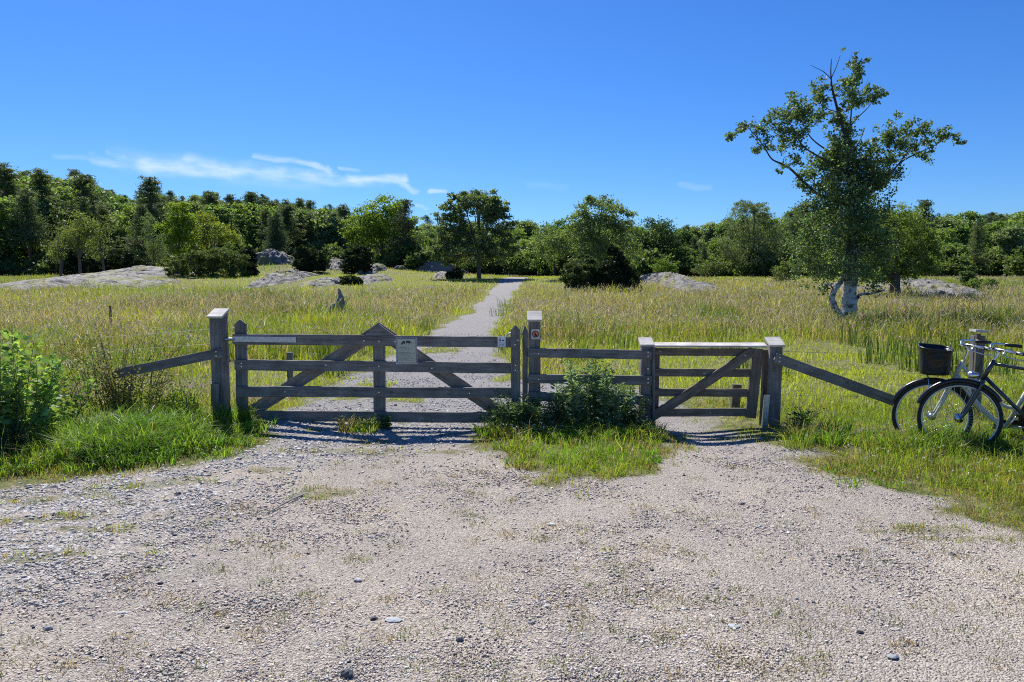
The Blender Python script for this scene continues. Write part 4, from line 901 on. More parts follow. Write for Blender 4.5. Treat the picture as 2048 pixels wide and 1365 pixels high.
a = G(535, 1030); b_ = G(610, 992)
deadwood('twig', [([(a.x, a.y, a.z + .012), ((a.x + b_.x) / 2, (a.y + b_.y) / 2 + .01, a.z + .02), (b_.x, b_.y, b_.z + .012)], [.004, .006, .005]), ([((a.x + b_.x) / 2, (a.y + b_.y) / 2 + .01, a.z + .02), (b_.x - .02, b_.y - .1, b_.z + .01)], [.004, .002])], 'thin dark twig lying on the gravel below the left half of the wide gate', 'twig', n=6)

# ------------------------------------------------------------------ trees
def tree_tubes(e, limbs, mat, name='trunk', n=9, jit=.12):
    mb = MB()
    for pts, rad in limbs:
        sp_ = smooth_path(pts, 4); rr = np.interp(np.linspace(0, 1, len(sp_)), np.linspace(0, 1, len(rad)), rad); V, f = tube(sp_, list(rr), n, jit); mb.add(V, f)
    return mb.build(name, M[mat], e, smooth=True)
def crown_pts(lobes, nclump, nleaf, clr=.22, shell=.55):
    """lobes: (x,y,z,rx,ry,rz,weight)"""
    w = np.array([l[6] if len(l) > 6 else l[3] * l[5] for l in lobes]); w = w / w.sum(); C = []
    for l, k in zip(lobes, w):
        m_ = max(3, int(nclump * k)); d = rng.normal(size=(m_, 3)); d /= np.linalg.norm(d, axis=1)[:, None]
        r = (shell + (1 - shell) * rng.random(m_))[:, None]; c = np.array(l[:3]) + d * r * np.array(l[3:6])
        s = np.clip(np.mean(l[3:6]) * clr, .05, 1.2); q = np.repeat(c, max(1, nleaf // nclump), 0); C.append(q + rng.normal(size=q.shape) * s * np.array([1, 1, .6]))
    return np.concatenate(C)
def broadleaf(name, loc, lobes, label, base, leaf=.14, nclump=160, nleaf=9000, trunk=None, group=None, cat='tree', mat='barkm', clr=.2, shell=.5, aspect=.7, v=.25, leafmat_='leafm', hang=None, limbs=True, limbr=.3):
    e = empty(name, loc, label, cat, group); loc = Vector(loc); lob = [(loc.x + l[0], loc.y + l[1], loc.z + l[2], *l[3:]) for l in lobes]
    C = crown_pts(lob, nclump, nleaf, clr, shell)
    V, f, c = leaves(C, leaf * (.7 + .6 * rng.random(len(C))), colvar(len(C), base, v, .07), aspect, hang)
    L_ = []
    tr = trunk or .12; top = max(l[2] for l in lobes); tm = loc + Vector((random.uniform(-.2, .2), 0, top * .5))
    L_.append(([loc - Vector((0, 0, .2)), loc + Vector((0, 0, top * .2)), tm, loc + Vector((random.uniform(-.2, .2), 0, top * .95))], [tr * 1.35, tr, tr * .7, tr * .25]))
    if limbs:
        for l in lob:
            st_ = loc + Vector((0, 0, max(top * limbr * random.uniform(.8, 1.3), .2))); en_ = Vector(l[:3]); mi = st_.lerp(en_, .5) + Vector((0, 0, -.1 * (en_ - st_).length * random.random()))
            L_.append(([st_, mi, en_], [tr * .5, tr * .35, tr * .12]))
    tree_tubes(e, L_, mat, n=7)
    mesh('crown', V, f, M[leafmat_], c, e); return e
def pxtree(name, bx, by, lobes, label, base, D=None, **kw):
    """lobes in pixels (cx, cy, rx, ry[, dy])"""
    g_ = G(bx, by); p = g_ if (D is None or g_.y < 76.5) else Vector((P(bx, by, D).x, D, 0)); p.z = Hs(p.x, p.y); D = p.y; s = D / F
    lb = []
    for l in lobes:
        q_ = P(l[0], l[1], D); lb.append((q_.x - p.x, (l[4] if len(l) > 4 else random.uniform(-.3, .3)) * l[2] * s, q_.z - p.z, l[2] * s, l[2] * s * .85, l[3] * s, l[2] * l[3]))
    return broadleaf(name, p, lb, label, base, **kw)
def juniper(px, py, lobes, label, base=(.035, .06, .024), D=None, **kw):
    kw['nleaf'] = int(kw.get('nleaf', 7000) * 1.9); kw.setdefault('nclump', 260)
    base = tuple(v * .8 for v in base); x0 = min(l[0] - l[2] for l in lobes); x1 = max(l[0] + l[2] for l in lobes); yb = max(l[1] + l[3] for l in lobes); lobes = lobes + [((x0 * .7 + x1 * .3), max(py, yb) - 6, (x1 - x0) * .26, 9), ((x0 * .3 + x1 * .7), max(py, yb) - 6, (x1 - x0) * .26, 9)]
    return pxtree('juniper', px, py, lobes, label, base, D, leaf=kw.pop('leaf', .17), aspect=.42, shell=.62, clr=.10, cat='shrub', group='junipers in the meadow', leafmat_='needle', hang=(0, 0, 1.1), trunk=.05, limbr=.05, limbs=False, **kw)

# --- conifer prototype
def pine(name, loc, h, label, group, base=(.030, .055, .028), r=.26, bare=.3, seed=0, cone=1.0, tufts=7500):
    q = random.Random(seed); e = empty(name, loc, label, 'tree', group); loc = Vector(loc)
    limbs = [([loc - Vector((0, 0, .3)), loc + Vector((q.uniform(-.1, .1), 0, h * .5)), loc + Vector((q.uniform(-.1, .1), 0, h * .97))], [h * .016, h * .011, .02])]
    TC = []; z = h * bare
    while z < h * .97:
        t_ = (z / h - bare) / (1 - bare); Lr = h * r * ((1 - t_) ** cone * .85 + .05 + .14 * math.sin(t_ * PI) * (1 - t_)) * q.uniform(.8, 1.15)
        for k in range(5):
            if q.random() < .15: continue
            a = q.random() * 2 * PI; d = Vector((math.cos(a), math.sin(a), q.uniform(-.1, .35) + .4 * t_)); st_ = loc + Vector((0, 0, min(z + q.uniform(-.04, .04) * h, h * .97))); Ln = Lr * q.uniform(.35, 1.35); en_ = st_ + d * Ln
            limbs.append(([st_, st_.lerp(en_, .5) + Vector((0, 0, -.03 * Ln)), en_], [h * .004, h * .003, .008]))
            m_ = max(2, int(6 * Ln / (h * r)))
            for j in range(m_):
                u = .35 + .65 * (j + q.random()) / m_; s_ = .10 * Ln + .1
                TC.append(tuple(st_.lerp(en_, u) + Vector((q.gauss(0, s_), q.gauss(0, s_), q.gauss(0, s_ * .35) + .05))))
        z += h * .034 * q.uniform(.7, 1.3)
    TC = np.array(TC); k = max(1, tufts // len(TC)); C = np.repeat(TC, k, 0); C = C + rng.normal(size=C.shape) * np.array([.22, .22, .10]) * h / 11
    V, f, c = leaves(C, .32 * h / 11 * (.6 + .7 * rng.random(len(C))), colvar(len(C), base, .28, .08), .24, (0, 0, .5))
    tree_tubes(e, limbs, 'pinebark', n=6, jit=.05); mesh('crown', V, f, M['needle'], c, e); return e
def copy_tree(root, loc, sc=(1, 1, 1), rz=0, label=None, group=None):
    c = root.copy(); COL.objects.link(c); c.location = loc; c.scale = sc; c.rotation_euler = (0, 0, rz)
    if label: c['label'] = label
    if group: c['group'] = group
    for ch in root.children:
        d = ch.copy(); COL.objects.link(d); d.parent = c
    return c
SKY = [(-500, 318), (0, 328), (60, 335), (110, 345), (150, 338), (190, 352), (230, 378), (260, 388), (300, 368), (340, 378), (370, 390), (420, 380), (480, 384), (560, 390), (640, 405), (700, 412), (760, 425), (850, 425), (900, 440),
       (1030, 440), (1100, 436), (1180, 440), (1260, 436), (1330, 436), (1380, 447), (1440, 434), (1500, 418), (1560, 414), (1620, 405), (1720, 410), (1850, 418), (1900, 414), (2000, 416), (2048, 406), (2500, 400)]
SX = [a for a, _ in SKY]; SY = [b_ for _, b_ in SKY]
LP = 'dark pine standing in the wood that closes the meadow'; GP = 'pines of the wood behind the meadow'
LB = 'round crowned broadleaf tree in the wood that closes the meadow'; GB = 'broadleaf trees of the wood behind the meadow'
far0 = Vector((-70, 130, 0))
pines = [pine('pine_tree', (0, 400 + 12 * k, 0), 11, LP, GP, (.10 + .012 * k, .145 + .012 * k, .07), [.25, .30, .30, .27][k], [.22, .15, .38, .10][k], 40 + k, [.9, 1.1, .6, 1.2][k]) for k in range(4)]
def rl(seed, h=9, wide=.34):
    q = random.Random(seed); L_ = []
    for i in range(9):
        a = q.random() * 6.28; rr = q.random() ** .6 * h * wide * .62; z = h * q.uniform(.28, .82); r = h * q.uniform(.12, .2); L_.append((rr * math.cos(a), rr * math.sin(a), z, r, r, r * .85))
    L_.append((0, 0, h * .8, h * .2, h * .2, h * .18)); L_.append((0, 0, h * .45, h * .28, h * .28, h * .25)); return L_
bcol = [(.16, .24, .075), (.21, .29, .08), (.13, .205, .08), (.20, .26, .13)]
def scots(k):
    q = random.Random(k); h = 11; L_ = []; z = h * q.uniform(.32, .45)
    while z < h * .93:
        t_ = z / h; r_ = h * (.15 * (1 - t_) ** .6 + .035) * q.uniform(.7, 1.25); a = q.random() * 6.28; o_ = h * .13 * (1 - t_) ** .5 * q.random()
        L_.append((o_ * math.cos(a), o_ * math.sin(a), z, r_, r_, r_ * .62)); z += h * q.uniform(.035, .07)
    L_.append((0, 0, h * .955, h * .03, h * .03, h * .06)); return L_
for k_ in (0, 2):
    o_ = pines[k_]
    for c_ in list(o_.children): bpy.data.objects.remove(c_)
    bpy.data.objects.remove(o_)
    pines[k_] = broadleaf('pine_tree', (0, 500 + 12 * k_, 0), scots(21 + k_), LP, (.115, .16, .075), leaf=.26, nclump=260, nleaf=12000, trunk=.13, group=GP, mat='pinebark', clr=.3, shell=.4, aspect=.26, leafmat_='needle', hang=(0, 0, .5), v=.3)
broads = [broadleaf('broadleaf_tree', (30 + 15 * k, 400, 0), rl(k + 60, 9, [.36, .3, .42, .28][k]), LB, bcol[k], leaf=.30, nclump=300, nleaf=13000, group=GB, clr=.17, trunk=.14, shell=.6) for k in range(4)]
used = set()
def where(px):
    for lim, t_ in [(100, 'at the far left end of the wood'), (280, 'behind the thin birches'), (480, 'behind the bright maple'), (680, 'behind the granite knoll'), (860, 'behind the broad oak'), (1060, 'behind the rowan'),
                    (1290, 'behind the airy ash'), (1440, 'between the ash and the weeping birch'), (1600, 'behind the weeping birch'), (1880, 'behind the big gnarled birch'), (9999, 'right of the big gnarled birch')]:
        if px < lim: return t_
def place(kind, i, x, y, h, hp, label=None, group=None, wid=1.0, row=0):
    px_ = CX + x / y * F; rw = ('front edge', 'second row', 'middle', 'high back')[min(row, 3)]
    if label is None: label = ('dark pine' if kind == 'p' else 'round broadleaf tree') + ', ' + rw + ' of wood, ' + where(px_).replace(' of the wood', ''); group = ('pines, ' if kind == 'p' else 'broadleaf trees, ') + rw + ' ' + where(px_)
    else: label = label + ' ' + where(px_); group = group + ' ' + where(px_)
    o_ = place0(kind, i, x, y, h, hp, wid); o_['label'] = label; o_['group'] = group; return o_
def place0(kind, i, x, y, h, hp, wid=1.0):
    label = group = None
    src = (pines if kind == 'p' else broads)[i]; s = h / hp; z = Hs(x, y); sc = (s * wid, s * wid, s); rz = random.random() * 6.28
    if (kind, i) not in used:
        used.add((kind, i)); src.location = (x, y, z); src.scale = sc; src.rotation_euler = (0, 0, rz); return src
    return copy_tree(src, (x, y, z), sc, rz, label, group)
random.seed(11)
for row_, (D, n_, dy) in enumerate([(88, 36, 62), (98, 36, 42), (112, 40, 22), (130, 42, 8), (152, 40, 2), (185, 36, 0)]):
    for j in range(n_ + (26 if row_ > 1 else 8)):
        px = (-330 + 2700 * (j + random.uniform(.1, .9)) / n_) if j < n_ else random.uniform(-300, 760); y = D * random.uniform(.95, 1.05); x = (px - CX) / F * y
        if 470 < px < 800 and y < 100: continue
        if 880 < px < 1080 and y < 92: continue
        py = np.interp(px, SX, SY) + dy * random.uniform(.4, 1.2) + random.uniform(-4, 12)
        z = P(px, py, y).z; h = z - Hs(x, y)
        h = min(max(h, 3.2), 17); 
        pp_ = (.75 if row_ < 2 else .7) if px < 720 else (.22 if px < 1700 else .15)
        if px < 60 and D < 100: pp_ = .95
        if random.random() < pp_: place('p', random.randrange(4), x, y, h, 11, wid=random.uniform(1.0, 1.6), row=row_)
        else: place('b', random.randrange(4), x, y, h * .97, 9, wid=random.uniform(.9, 1.4) * (1.0 if h > 6 else 1.3), row=row_)
# pines poking through the left skyline
for px, py, D in [(24, 326, 95), (96, 338, 100), (178, 350, 92), (310, 354, 98), (428, 382, 120), (508, 384, 128), (604, 396, 128), (690, 408, 118), (1605, 404, 110), (1840, 400, 100)]:
    x = (px - CX) / F * D; place('p', random.choice([1, 3]), x, D, P(px, py, D).z - Hs(x, D), 11, 'pine poking above the skyline', 'pines poking above the skyline', wid=random.uniform(1.1, 1.8))
# undergrowth row at the wood's edge
under = broadleaf('bush', (0, 430, 0), [(0, 0, .9, 1.5, 1.2, .9), (1, .2, .7, 1, 1, .7), (-1, 0, .7, 1.1, 1, .7), (.2, 0, 1.5, .8, .8, .6)], 'low bush in the shade along the foot of the wood', (.12, .17, .06), leaf=.24, nclump=120, nleaf=3800, cat='bush', group='bushes along the foot of the wood', clr=.2, trunk=.05)
first = True
for j in range(110):
    px = -250 + 2560 * (j + random.random()) / 110; D = random.uniform(81, 93)
    if 490 < px < 780: D = random.uniform(92, 98)
    if 940 < px < 1080: D = 88
    x = (px - CX) / F * D; s = random.uniform(.8, 1.7)
    lb_ = 'low bush in the shade ' + where(px); gp_ = 'bushes along the foot of the wood ' + where(px)
    if first: under['label'] = lb_; under['group'] = gp_; under.location = (x, D, Hs(x, D)); under.scale = (s, s, s); first = False
    else: copy_tree(under, (x, D, Hs(x, D)), (s, s, s * random.uniform(.8, 1.3)), random.random() * 6.28, lb_, gp_)

# --- trees one can point at
pxtree('rowan_tree', 958, 558, [(950, 430, 62, 48), (900, 455, 35, 40), (1000, 450, 32, 45), (945, 500, 70, 30), (885, 510, 38, 26), (1000, 500, 40, 30), (960, 400, 42, 24), (985, 420, 35, 35), (905, 425, 32, 35), (920, 480, 50, 40), (988, 395, 14, 18), (850, 505, 20, 14), (925, 397, 22, 16)],
       'round dark crowned rowan with a bare trunk beside the path', (.14, .19, .10), leaf=.19, nclump=420, nleaf=31000, trunk=.17, clr=.115, aspect=.6, shell=.45)
pxtree('oak_tree', 765, 520, [(765, 440, 55, 40), (730, 455, 42, 40), (800, 440, 35, 35), (760, 480, 65, 35), (710, 480, 25, 30), (775, 415, 40, 22)], 'broad bright green oak on the rise left of the rowan', (.17, .25, .05), D=88, leaf=.24, nclump=260, nleaf=14000, trunk=.2, clr=.16)
x = (812 - CX) / F * 84; pine('pine_tree', (x, 84, Hs(x, 84)), P(812, 402, 84).z - Hs(x, 84), 'dark bushy pine standing between the oak and the rowan', 'single trees before the wood', (0.061, 0.081, 0.041), .30, .06, 77, .5, 9000)
pxtree('ash_tree', 1200, 560, [(1200, 420, 48, 26), (1165, 445, 35, 26), (1240, 440, 32, 30), (1200, 460, 60, 32), (1170, 500, 50, 36), (1230, 500, 55, 38), (1100, 490, 40, 40), (1195, 402, 30, 13)], 'airy pale green ash whose crown lets the sky through, right of the path', (.17, .23, .10), D=84, leaf=.19, nclump=400, nleaf=20000, trunk=.11, clr=.16, aspect=.5)
pxtree('broadleaf_tree', 1110, 555, [(1110, 490, 42, 42), (1085, 520, 30, 30), (1130, 465, 30, 25), (1140, 510, 40, 40)], 'mid green rounded tree right beside the end of the path', (0.088, 0.149, 0.041), D=86, leaf=.22, nclump=170, nleaf=9000, trunk=.14, clr=.18)
pxtree('weeping_birch', 1505, 548, [(1500, 440, 46, 36), (1470, 480, 38, 50), (1530, 480, 34, 55), (1500, 510, 55, 36), (1490, 415, 30, 14), (1520, 420, 28, 16)], 'drooping grey green weeping birch rising above the wood on the right', (.15, .19, .11), D=84, leaf=.26, nclump=420, nleaf=17000, trunk=.16, clr=.12, aspect=.25, hang=(0, 0, -1.6))
pxtree('maple_tree', 358, 515, [(358, 430, 28, 26), (345, 460, 28, 28), (375, 460, 25, 28), (355, 490, 32, 22), (372, 412, 12, 12)], 'bright yellow green young maple in front of the left pines', (0.189, 0.270, 0.038), D=78, leaf=.2, nclump=140, nleaf=7000, trunk=.12, clr=.2)
pxtree('maple_tree', 430, 515, [(410, 450, 24, 26), (440, 465, 30, 24), (460, 480, 22, 18), (400, 485, 20, 20)], 'thin yellowish maple right of the bright one, above the spreading juniper', (0.203, 0.243, 0.047), D=77, leaf=.18, nclump=90, nleaf=3600, trunk=.08, clr=.2)
pxtree('willow_tree', 308, 530, [(300, 450, 16, 24), (308, 485, 20, 28), (318, 510, 22, 20)], 'slim silvery willow left of the bright maple', (0.149, 0.203, 0.101), D=74, leaf=.16, nclump=90, nleaf=4200, trunk=.07, clr=.2, aspect=.35)
pxtree('birch_sapling', 122, 545, [(120, 500, 18, 20), (135, 470, 20, 20), (108, 515, 10, 14)], 'leaning thin birch at the left end of the slab, nearest the picture edge', (0.162, 0.196, 0.068), D=62, leaf=.14, nclump=60, nleaf=1900, trunk=.11, clr=.25, group='thin birches behind the left slab', mat='barkm')
pxtree('birch_sapling', 160, 545, [(155, 440, 24, 22), (170, 470, 26, 26), (150, 480, 22, 22), (180, 450, 16, 20)], 'middle one of the thin birches behind the left slab', (0.162, 0.203, 0.068), D=64, leaf=.14, nclump=90, nleaf=3000, trunk=.11, clr=.25, group='thin birches behind the left slab', mat='barkm')
pxtree('birch_sapling', 207, 540, [(205, 470, 18, 26), (195, 500, 20, 20), (215, 450, 10, 20)], 'thin birch of the left slab closest to the slim willow', (0.135, 0.176, 0.068), D=65, leaf=.14, nclump=60, nleaf=1600, trunk=.09, clr=.25, group='thin birches behind the left slab', mat='barkm')
pxtree('broadleaf_tree', 1790, 590, [(1790, 450, 52, 42), (1840, 480, 34, 38), (1770, 500, 60, 45), (1820, 525, 45, 35), (1780, 545, 50, 30), (1735, 540, 35, 30), (1860, 500, 28, 34), (1850, 540, 30, 26)], 'bushy broadleaf tree with a dark trunk right behind the birch', (.16, .22, .06), D=42, leaf=.12, nclump=380, nleaf=22000, trunk=.28, clr=.14, cat='tree')
pxtree('shrub_tree', 1325, 540, [(1310, 470, 40, 36), (1330, 500, 42, 36), (1290, 500, 30, 30)], 'dark round tree behind the pointed granite hump', (0.054, 0.095, 0.038), D=86, leaf=.22, nclump=170, nleaf=8000, trunk=.14, clr=.2)
pxtree('rowan_shrub', 1572, 572, [(1565, 548, 22, 16), (1585, 545, 18, 15), (1570, 535, 14, 10)], 'thin leafy shrub on bare stems left of the birch', (0.135, 0.176, 0.068), D=62, leaf=.13, nclump=60, nleaf=1800, trunk=.04, cat='shrub', clr=.25)
pxtree('broadleaf_shrub', 1962, 583, [(1950, 568, 20, 11), (1980, 570, 20, 11), (1935, 572, 12, 9)], 'low pale green shrub on the right meadow before the dark wood', (0.135, 0.189, 0.061), D=58, leaf=.14, nclump=60, nleaf=2400, trunk=.03, cat='shrub', clr=.2)
pxtree('broadleaf_shrub', 1932, 570, [(1932, 556, 16, 16), (1945, 565, 14, 10)], 'upright dull green shrub just left behind the low pale one', (0.081, 0.121, 0.047), D=66, leaf=.14, nclump=50, nleaf=2000, trunk=.03, cat='shrub', clr=.2)
pxtree('broadleaf_shrub', 1325, 548, [(1325, 535, 22, 14), (1345, 540, 14, 10)], 'fresh green shrub directly above the pointed granite hump', (0.121, 0.189, 0.047), D=74, leaf=.15, nclump=60, nleaf=2200, trunk=.03, cat='shrub', clr=.2)
pxtree('broadleaf_shrub', 1415, 552, [(1410, 540, 26, 12), (1435, 535, 18, 13)], 'olive green spreading shrub right of the pointed hump', (0.101, 0.135, 0.054), D=76, leaf=.15, nclump=60, nleaf=2200, trunk=.03, cat='shrub', clr=.2)
# junipers
juniper(150, 548, [(130, 525, 34, 22), (165, 522, 28, 26), (145, 505, 22, 18), (185, 530, 18, 14)], 'black green juniper mass behind the three thin birches', (0.024, 0.043, 0.020), D=66)
juniper(240, 540, [(235, 515, 34, 20), (265, 525, 24, 14), (210, 522, 20, 16)], 'dark juniper between the thin birches and the willow', (0.041, 0.065, 0.027), D=68)
juniper(425, 552, [(360, 535, 36, 10), (400, 525, 45, 20), (450, 522, 48, 24), (430, 510, 50, 10), (385, 520, 35, 10), (480, 535, 25, 14)], 'wide flat topped juniper spreading behind the left slab', (.15, .20, .06), D=60, nleaf=13000, nclump=260)
juniper(497, 552, [(497, 520, 17, 26), (497, 540, 19, 14)], 'narrow near black juniper at the right end of the spreading one', (0.024, 0.041, 0.020), D=60, nleaf=4500)
juniper(617, 546, [(607, 518, 25, 26), (632, 520, 25, 24), (618, 530, 38, 14), (603, 500, 14, 10)], 'rounded dark juniper on the knoll, left one of the two round ones', D=66, nleaf=10000)
juniper(717, 548, [(717, 515, 30, 26), (712, 530, 32, 16), (728, 505, 18, 14)], 'rounded dark juniper right of the first, above the dark boulder', D=67, nleaf=9000)
juniper(703, 570, [(700, 560, 22, 9), (712, 563, 14, 6)], 'small low juniper in the grass below the two round ones', (0.061, 0.088, 0.034), D=50, nleaf=2600, leaf=.16)
juniper(910, 558, [(915, 546, 12, 12), (903, 552, 14, 6)], 'little spiky juniper on the small rock left of the path', (0.047, 0.074, 0.027), D=60, nleaf=1800, leaf=.16)
juniper(1165, 580, [(1165, 545, 38, 24), (1145, 555, 26, 22), (1180, 560, 34, 20), (1170, 525, 22, 16)], 'broad olive juniper left of the conical one by the path', (.10, .145, .05), D=47, nleaf=12000, nclump=240, leaf=.16)
juniper(1232, 582, [(1232, 545, 38, 30), (1228, 515, 20, 22), (1250, 555, 34, 24), (1225, 498, 9, 14), (1210, 560, 28, 20)], 'dark conical juniper with a pointed top right of the path', (0.034, 0.057, 0.024), D=46, nleaf=14000, nclump=260, leaf=.16)

# ------------------------------------------------------------------ the hero birch
p0 = G(1694, 643); D = p0.y
e = empty('birch_tree', p0, 'tall gnarled birch with white trunk and dead topmost branches, alone in the meadow', 'tree')
def z7(x, y, dd=0): return P(1430 + x / 2.354, 80 + y / 2.354, D + dd)
limbs = [([z7(628, 1345), z7(632, 1290), z7(632, 1200), z7(640, 1120), z7(645, 950)], [.40, .30, .27, .24, .19]),
         ([z7(650, 1330, -.1), z7(655, 1270, -.1), z7(640, 1180, 0)], [.12, .12, .1]),
         ([z7(645, 950), z7(640, 760), z7(625, 600), z7(612, 460), z7(580, 340), z7(552, 230), z7(547, 190)], [.19, .16, .13, .09, .07, .055, .045]),
         ([z7(600, 1315, -.1), z7(570, 1270, -.2), z7(552, 1225, -.2), z7(562, 1180, -.15), z7(592, 1140, 0), z7(620, 1080, 0)], [.14, .12, .11, .10, .09, .08]),
         ([z7(655, 1230, 0), z7(690, 1198, -.2), z7(730, 1195, -.3), z7(800, 1178, -.4)], [.09, .06, .05, .03]),
         ([z7(547, 190), z7(545, 150), z7(548, 90)], [.04, .03, .018]), ([z7(547, 180), z7(570, 130), z7(590, 72)], [.03, .02, .01]), ([z7(547, 185), z7(510, 150), z7(450, 120)], [.025, .018, .008]),
         ([z7(640, 780), z7(500, 735, .2), z7(430, 680, .2), z7(345, 600, .1), z7(272, 565, 0), z7(240, 520, 0), z7(190, 450, 0), z7(130, 405, 0), z7(60, 465, 0)], [.10, .085, .07, .055, .04, .035, .025, .018, .006]),
         ([z7(625, 640), z7(570, 590, -.3), z7(480, 545, -.4), z7(410, 495, -.4), z7(370, 420, -.3), z7(330, 360, -.2)], [.07, .06, .045, .035, .025, .01]),
         ([z7(620, 560), z7(520, 515, .4), z7(440, 445, .5), z7(425, 350, .4)], [.06, .04, .03, .012]),
         ([z7(645, 850), z7(700, 740, -.2), z7(780, 690, -.2), z7(860, 590, -.2), z7(930, 545, 0), z7(1040, 495, .1), z7(1105, 450, .1), z7(1160, 470, .1)], [.09, .07, .06, .045, .035, .022, .012, .005]),
         ([z7(700, 740), z7(800, 640, .4), z7(850, 520, .4), z7(880, 400, .3)], [.05, .04, .025, .01]), ([z7(860, 590, -.2), z7(940, 480, -.3), z7(965, 380, -.3)], [.03, .02, .008]),
         ([z7(640, 700), z7(655, 540, -.3), z7(685, 470, -.3), z7(706, 415, -.3)], [.035, .03, .02, .008]), ([z7(640, 660), z7(700, 560, .2), z7(770, 458, .2)], [.035, .025, .008]),
         ([z7(612, 460), z7(650, 390, .1), z7(720, 320, .1), z7(760, 265, .1), z7(815, 262, .1)], [.035, .03, .02, .014, .006]),
         ([z7(618, 520), z7(638, 380, .1), z7(650, 260, .1), z7(688, 150, .1), z7(640, 70, 0)], [.05, .04, .03, .018, .006]), ([z7(650, 260, .1), z7(700, 230, .2), z7(722, 180, .2)], [.014, .01, .004]),
         ([z7(580, 340), z7(520, 320, .2), z7(460, 260, .2)], [.03, .02, .008]), ([z7(560, 270), z7(600, 230, -.3), z7(660, 190, -.3)], [.02, .015, .006]),
         ([z7(860, 640), z7(905, 640), z7(925, 605)], [.01, .007, .003]), ([z7(345, 600, .1), z7(310, 610), z7(295, 640)], [.014, .01, .005])]
q_ = random.Random(4)
for k in range(16):
    a = q_.random() * 6.28; y0_ = q_.uniform(700, 1080); s0 = z7(642, y0_); L0 = q_.uniform(.8, 1.9)
    limbs.append(([s0, s0 + Vector((math.cos(a) * L0 * .5, math.sin(a) * L0 * .5, .35)), s0 + Vector((math.cos(a) * L0, math.sin(a) * L0, .45))], [.05, .03, .01]))

CL = [(645, 80, 26), (655, 105, 22), (722, 98, 14), (680, 130, 24), (675, 160, 22), (640, 180, 42), (600, 215, 46), (660, 240, 50), (640, 275, 50), (480, 240, 40), (455, 280, 38), (500, 275, 34), (730, 260, 36), (770, 262, 30), (800, 252, 22), (545, 350, 32), (575, 380, 34), (420, 330, 50), (380, 330, 55), (330, 360, 55), (300, 410, 50),
      (350, 430, 55), (400, 400, 60), (450, 370, 45), (340, 470, 45), (240, 365, 28), (225, 430, 40), (150, 405, 32), (120, 430, 30), (85, 455, 28), (200, 500, 36), (230, 500, 34), (360, 545, 40), (380, 570, 28), (305, 625, 14), (560, 470, 42), (600, 500, 46), (640, 480, 40), (630, 390, 34), (690, 290, 35), (510, 580, 55), (450, 620, 45), (430, 650, 45),
      (540, 640, 65), (600, 600, 70), (660, 620, 70), (620, 540, 55), (715, 600, 50), (735, 530, 40), (775, 530, 42), (790, 480, 42), (830, 430, 42), (870, 400, 42), (850, 470, 55), (900, 470, 50), (920, 510, 48), (965, 400, 34), (955, 440, 40), (985, 500, 42), (980, 540, 28), (1050, 450, 36), (1085, 455, 34), (1148, 450, 20), (1155, 480, 20),
      (800, 590, 50), (850, 570, 45), (820, 640, 45), (770, 690, 48), (720, 700, 60), (700, 660, 60), (560, 710, 75), (485, 700, 34), (410, 690, 30), (620, 720, 85), (650, 800, 95), (590, 830, 90), (700, 850, 90), (520, 870, 70), (460, 900, 65), (480, 980, 85), (430, 1000, 65), (580, 960, 100), (660, 940, 110), (740, 930, 85), (640, 1050, 90), (540, 1060, 85),
      (440, 1070, 55), (500, 1100, 50), (710, 1030, 85), (400, 930, 45), (380, 1010, 40), (480, 800, 45), (760, 840, 60), (600, 1100, 50), (780, 1020, 55), (730, 1100, 40), (600, 540, 60), (560, 560, 60), (650, 560, 60), (680, 600, 60), (590, 650, 75), (660, 680, 80), (620, 420, 40), (600, 330, 34), (610, 290, 34), (650, 500, 50), (540, 600, 55), (740, 640, 55), (700, 720, 70), (560, 760, 70), (640, 760, 80), (620, 860, 90), (650, 960, 90), (600, 1000, 80), (560, 900, 75), (690, 980, 80)]
LPt = [q__ for pts, rad in limbs for q__ in smooth_path(pts, 3)]
Cc = []
for x, y, r in CL:
    rm = r / 2.354 * D / F; n_ = int((14 + r * r * (.085 if y > 700 else .105)) * 1.25); low = y > 690
    c0 = np.array(z7(x, y, random.choice([-1, 1]) * random.uniform(.4, 1.6) * rm if low else random.gauss(0, rm * .5))); sub = 6 if not low else 9
    cv = Vector(c0); cand = sorted(LPt, key=lambda v: (v - cv).length + max(0, v.z - cv.z) * 1.5)[0]
    mid_ = cand.lerp(cv, .5) + Vector((random.gauss(0, .08), random.gauss(0, .08), .08)); limbs.append(([cand, mid_, cv], [.02, .014, .006]))
    for _ in range(3): limbs.append(([cv, cv + Vector((random.gauss(0, rm * .6), random.gauss(0, rm * .6), random.gauss(0, rm * .4)))], [.007, .003]))
    sc_ = rng.normal(size=(sub, 3)) * rm * .62 * np.array([1, 1.5 if low else 1.0, .9]); i = rng.integers(0, sub, n_)
    Cc.append(c0 + sc_[i] + rng.normal(size=(n_, 3)) * rm * .24 * np.array([1, 1.2, .9]))
Cc = np.concatenate(Cc)
limbs = [(p_, [v * (.72 if p_[0].z > p0.z + 1.9 else 1) for v in r_]) for p_, r_ in limbs]
tree_tubes(e, limbs, 'birch', n=8, jit=.16)
V, f, c = leaves(Cc, .07 + .05 * rng.random(len(Cc)), colvar(len(Cc), (.125, .185, .085), .38, .1), .75)
mesh('crown', V, f, leafmat('birch_leaf', .40, .5, .28), c, e)

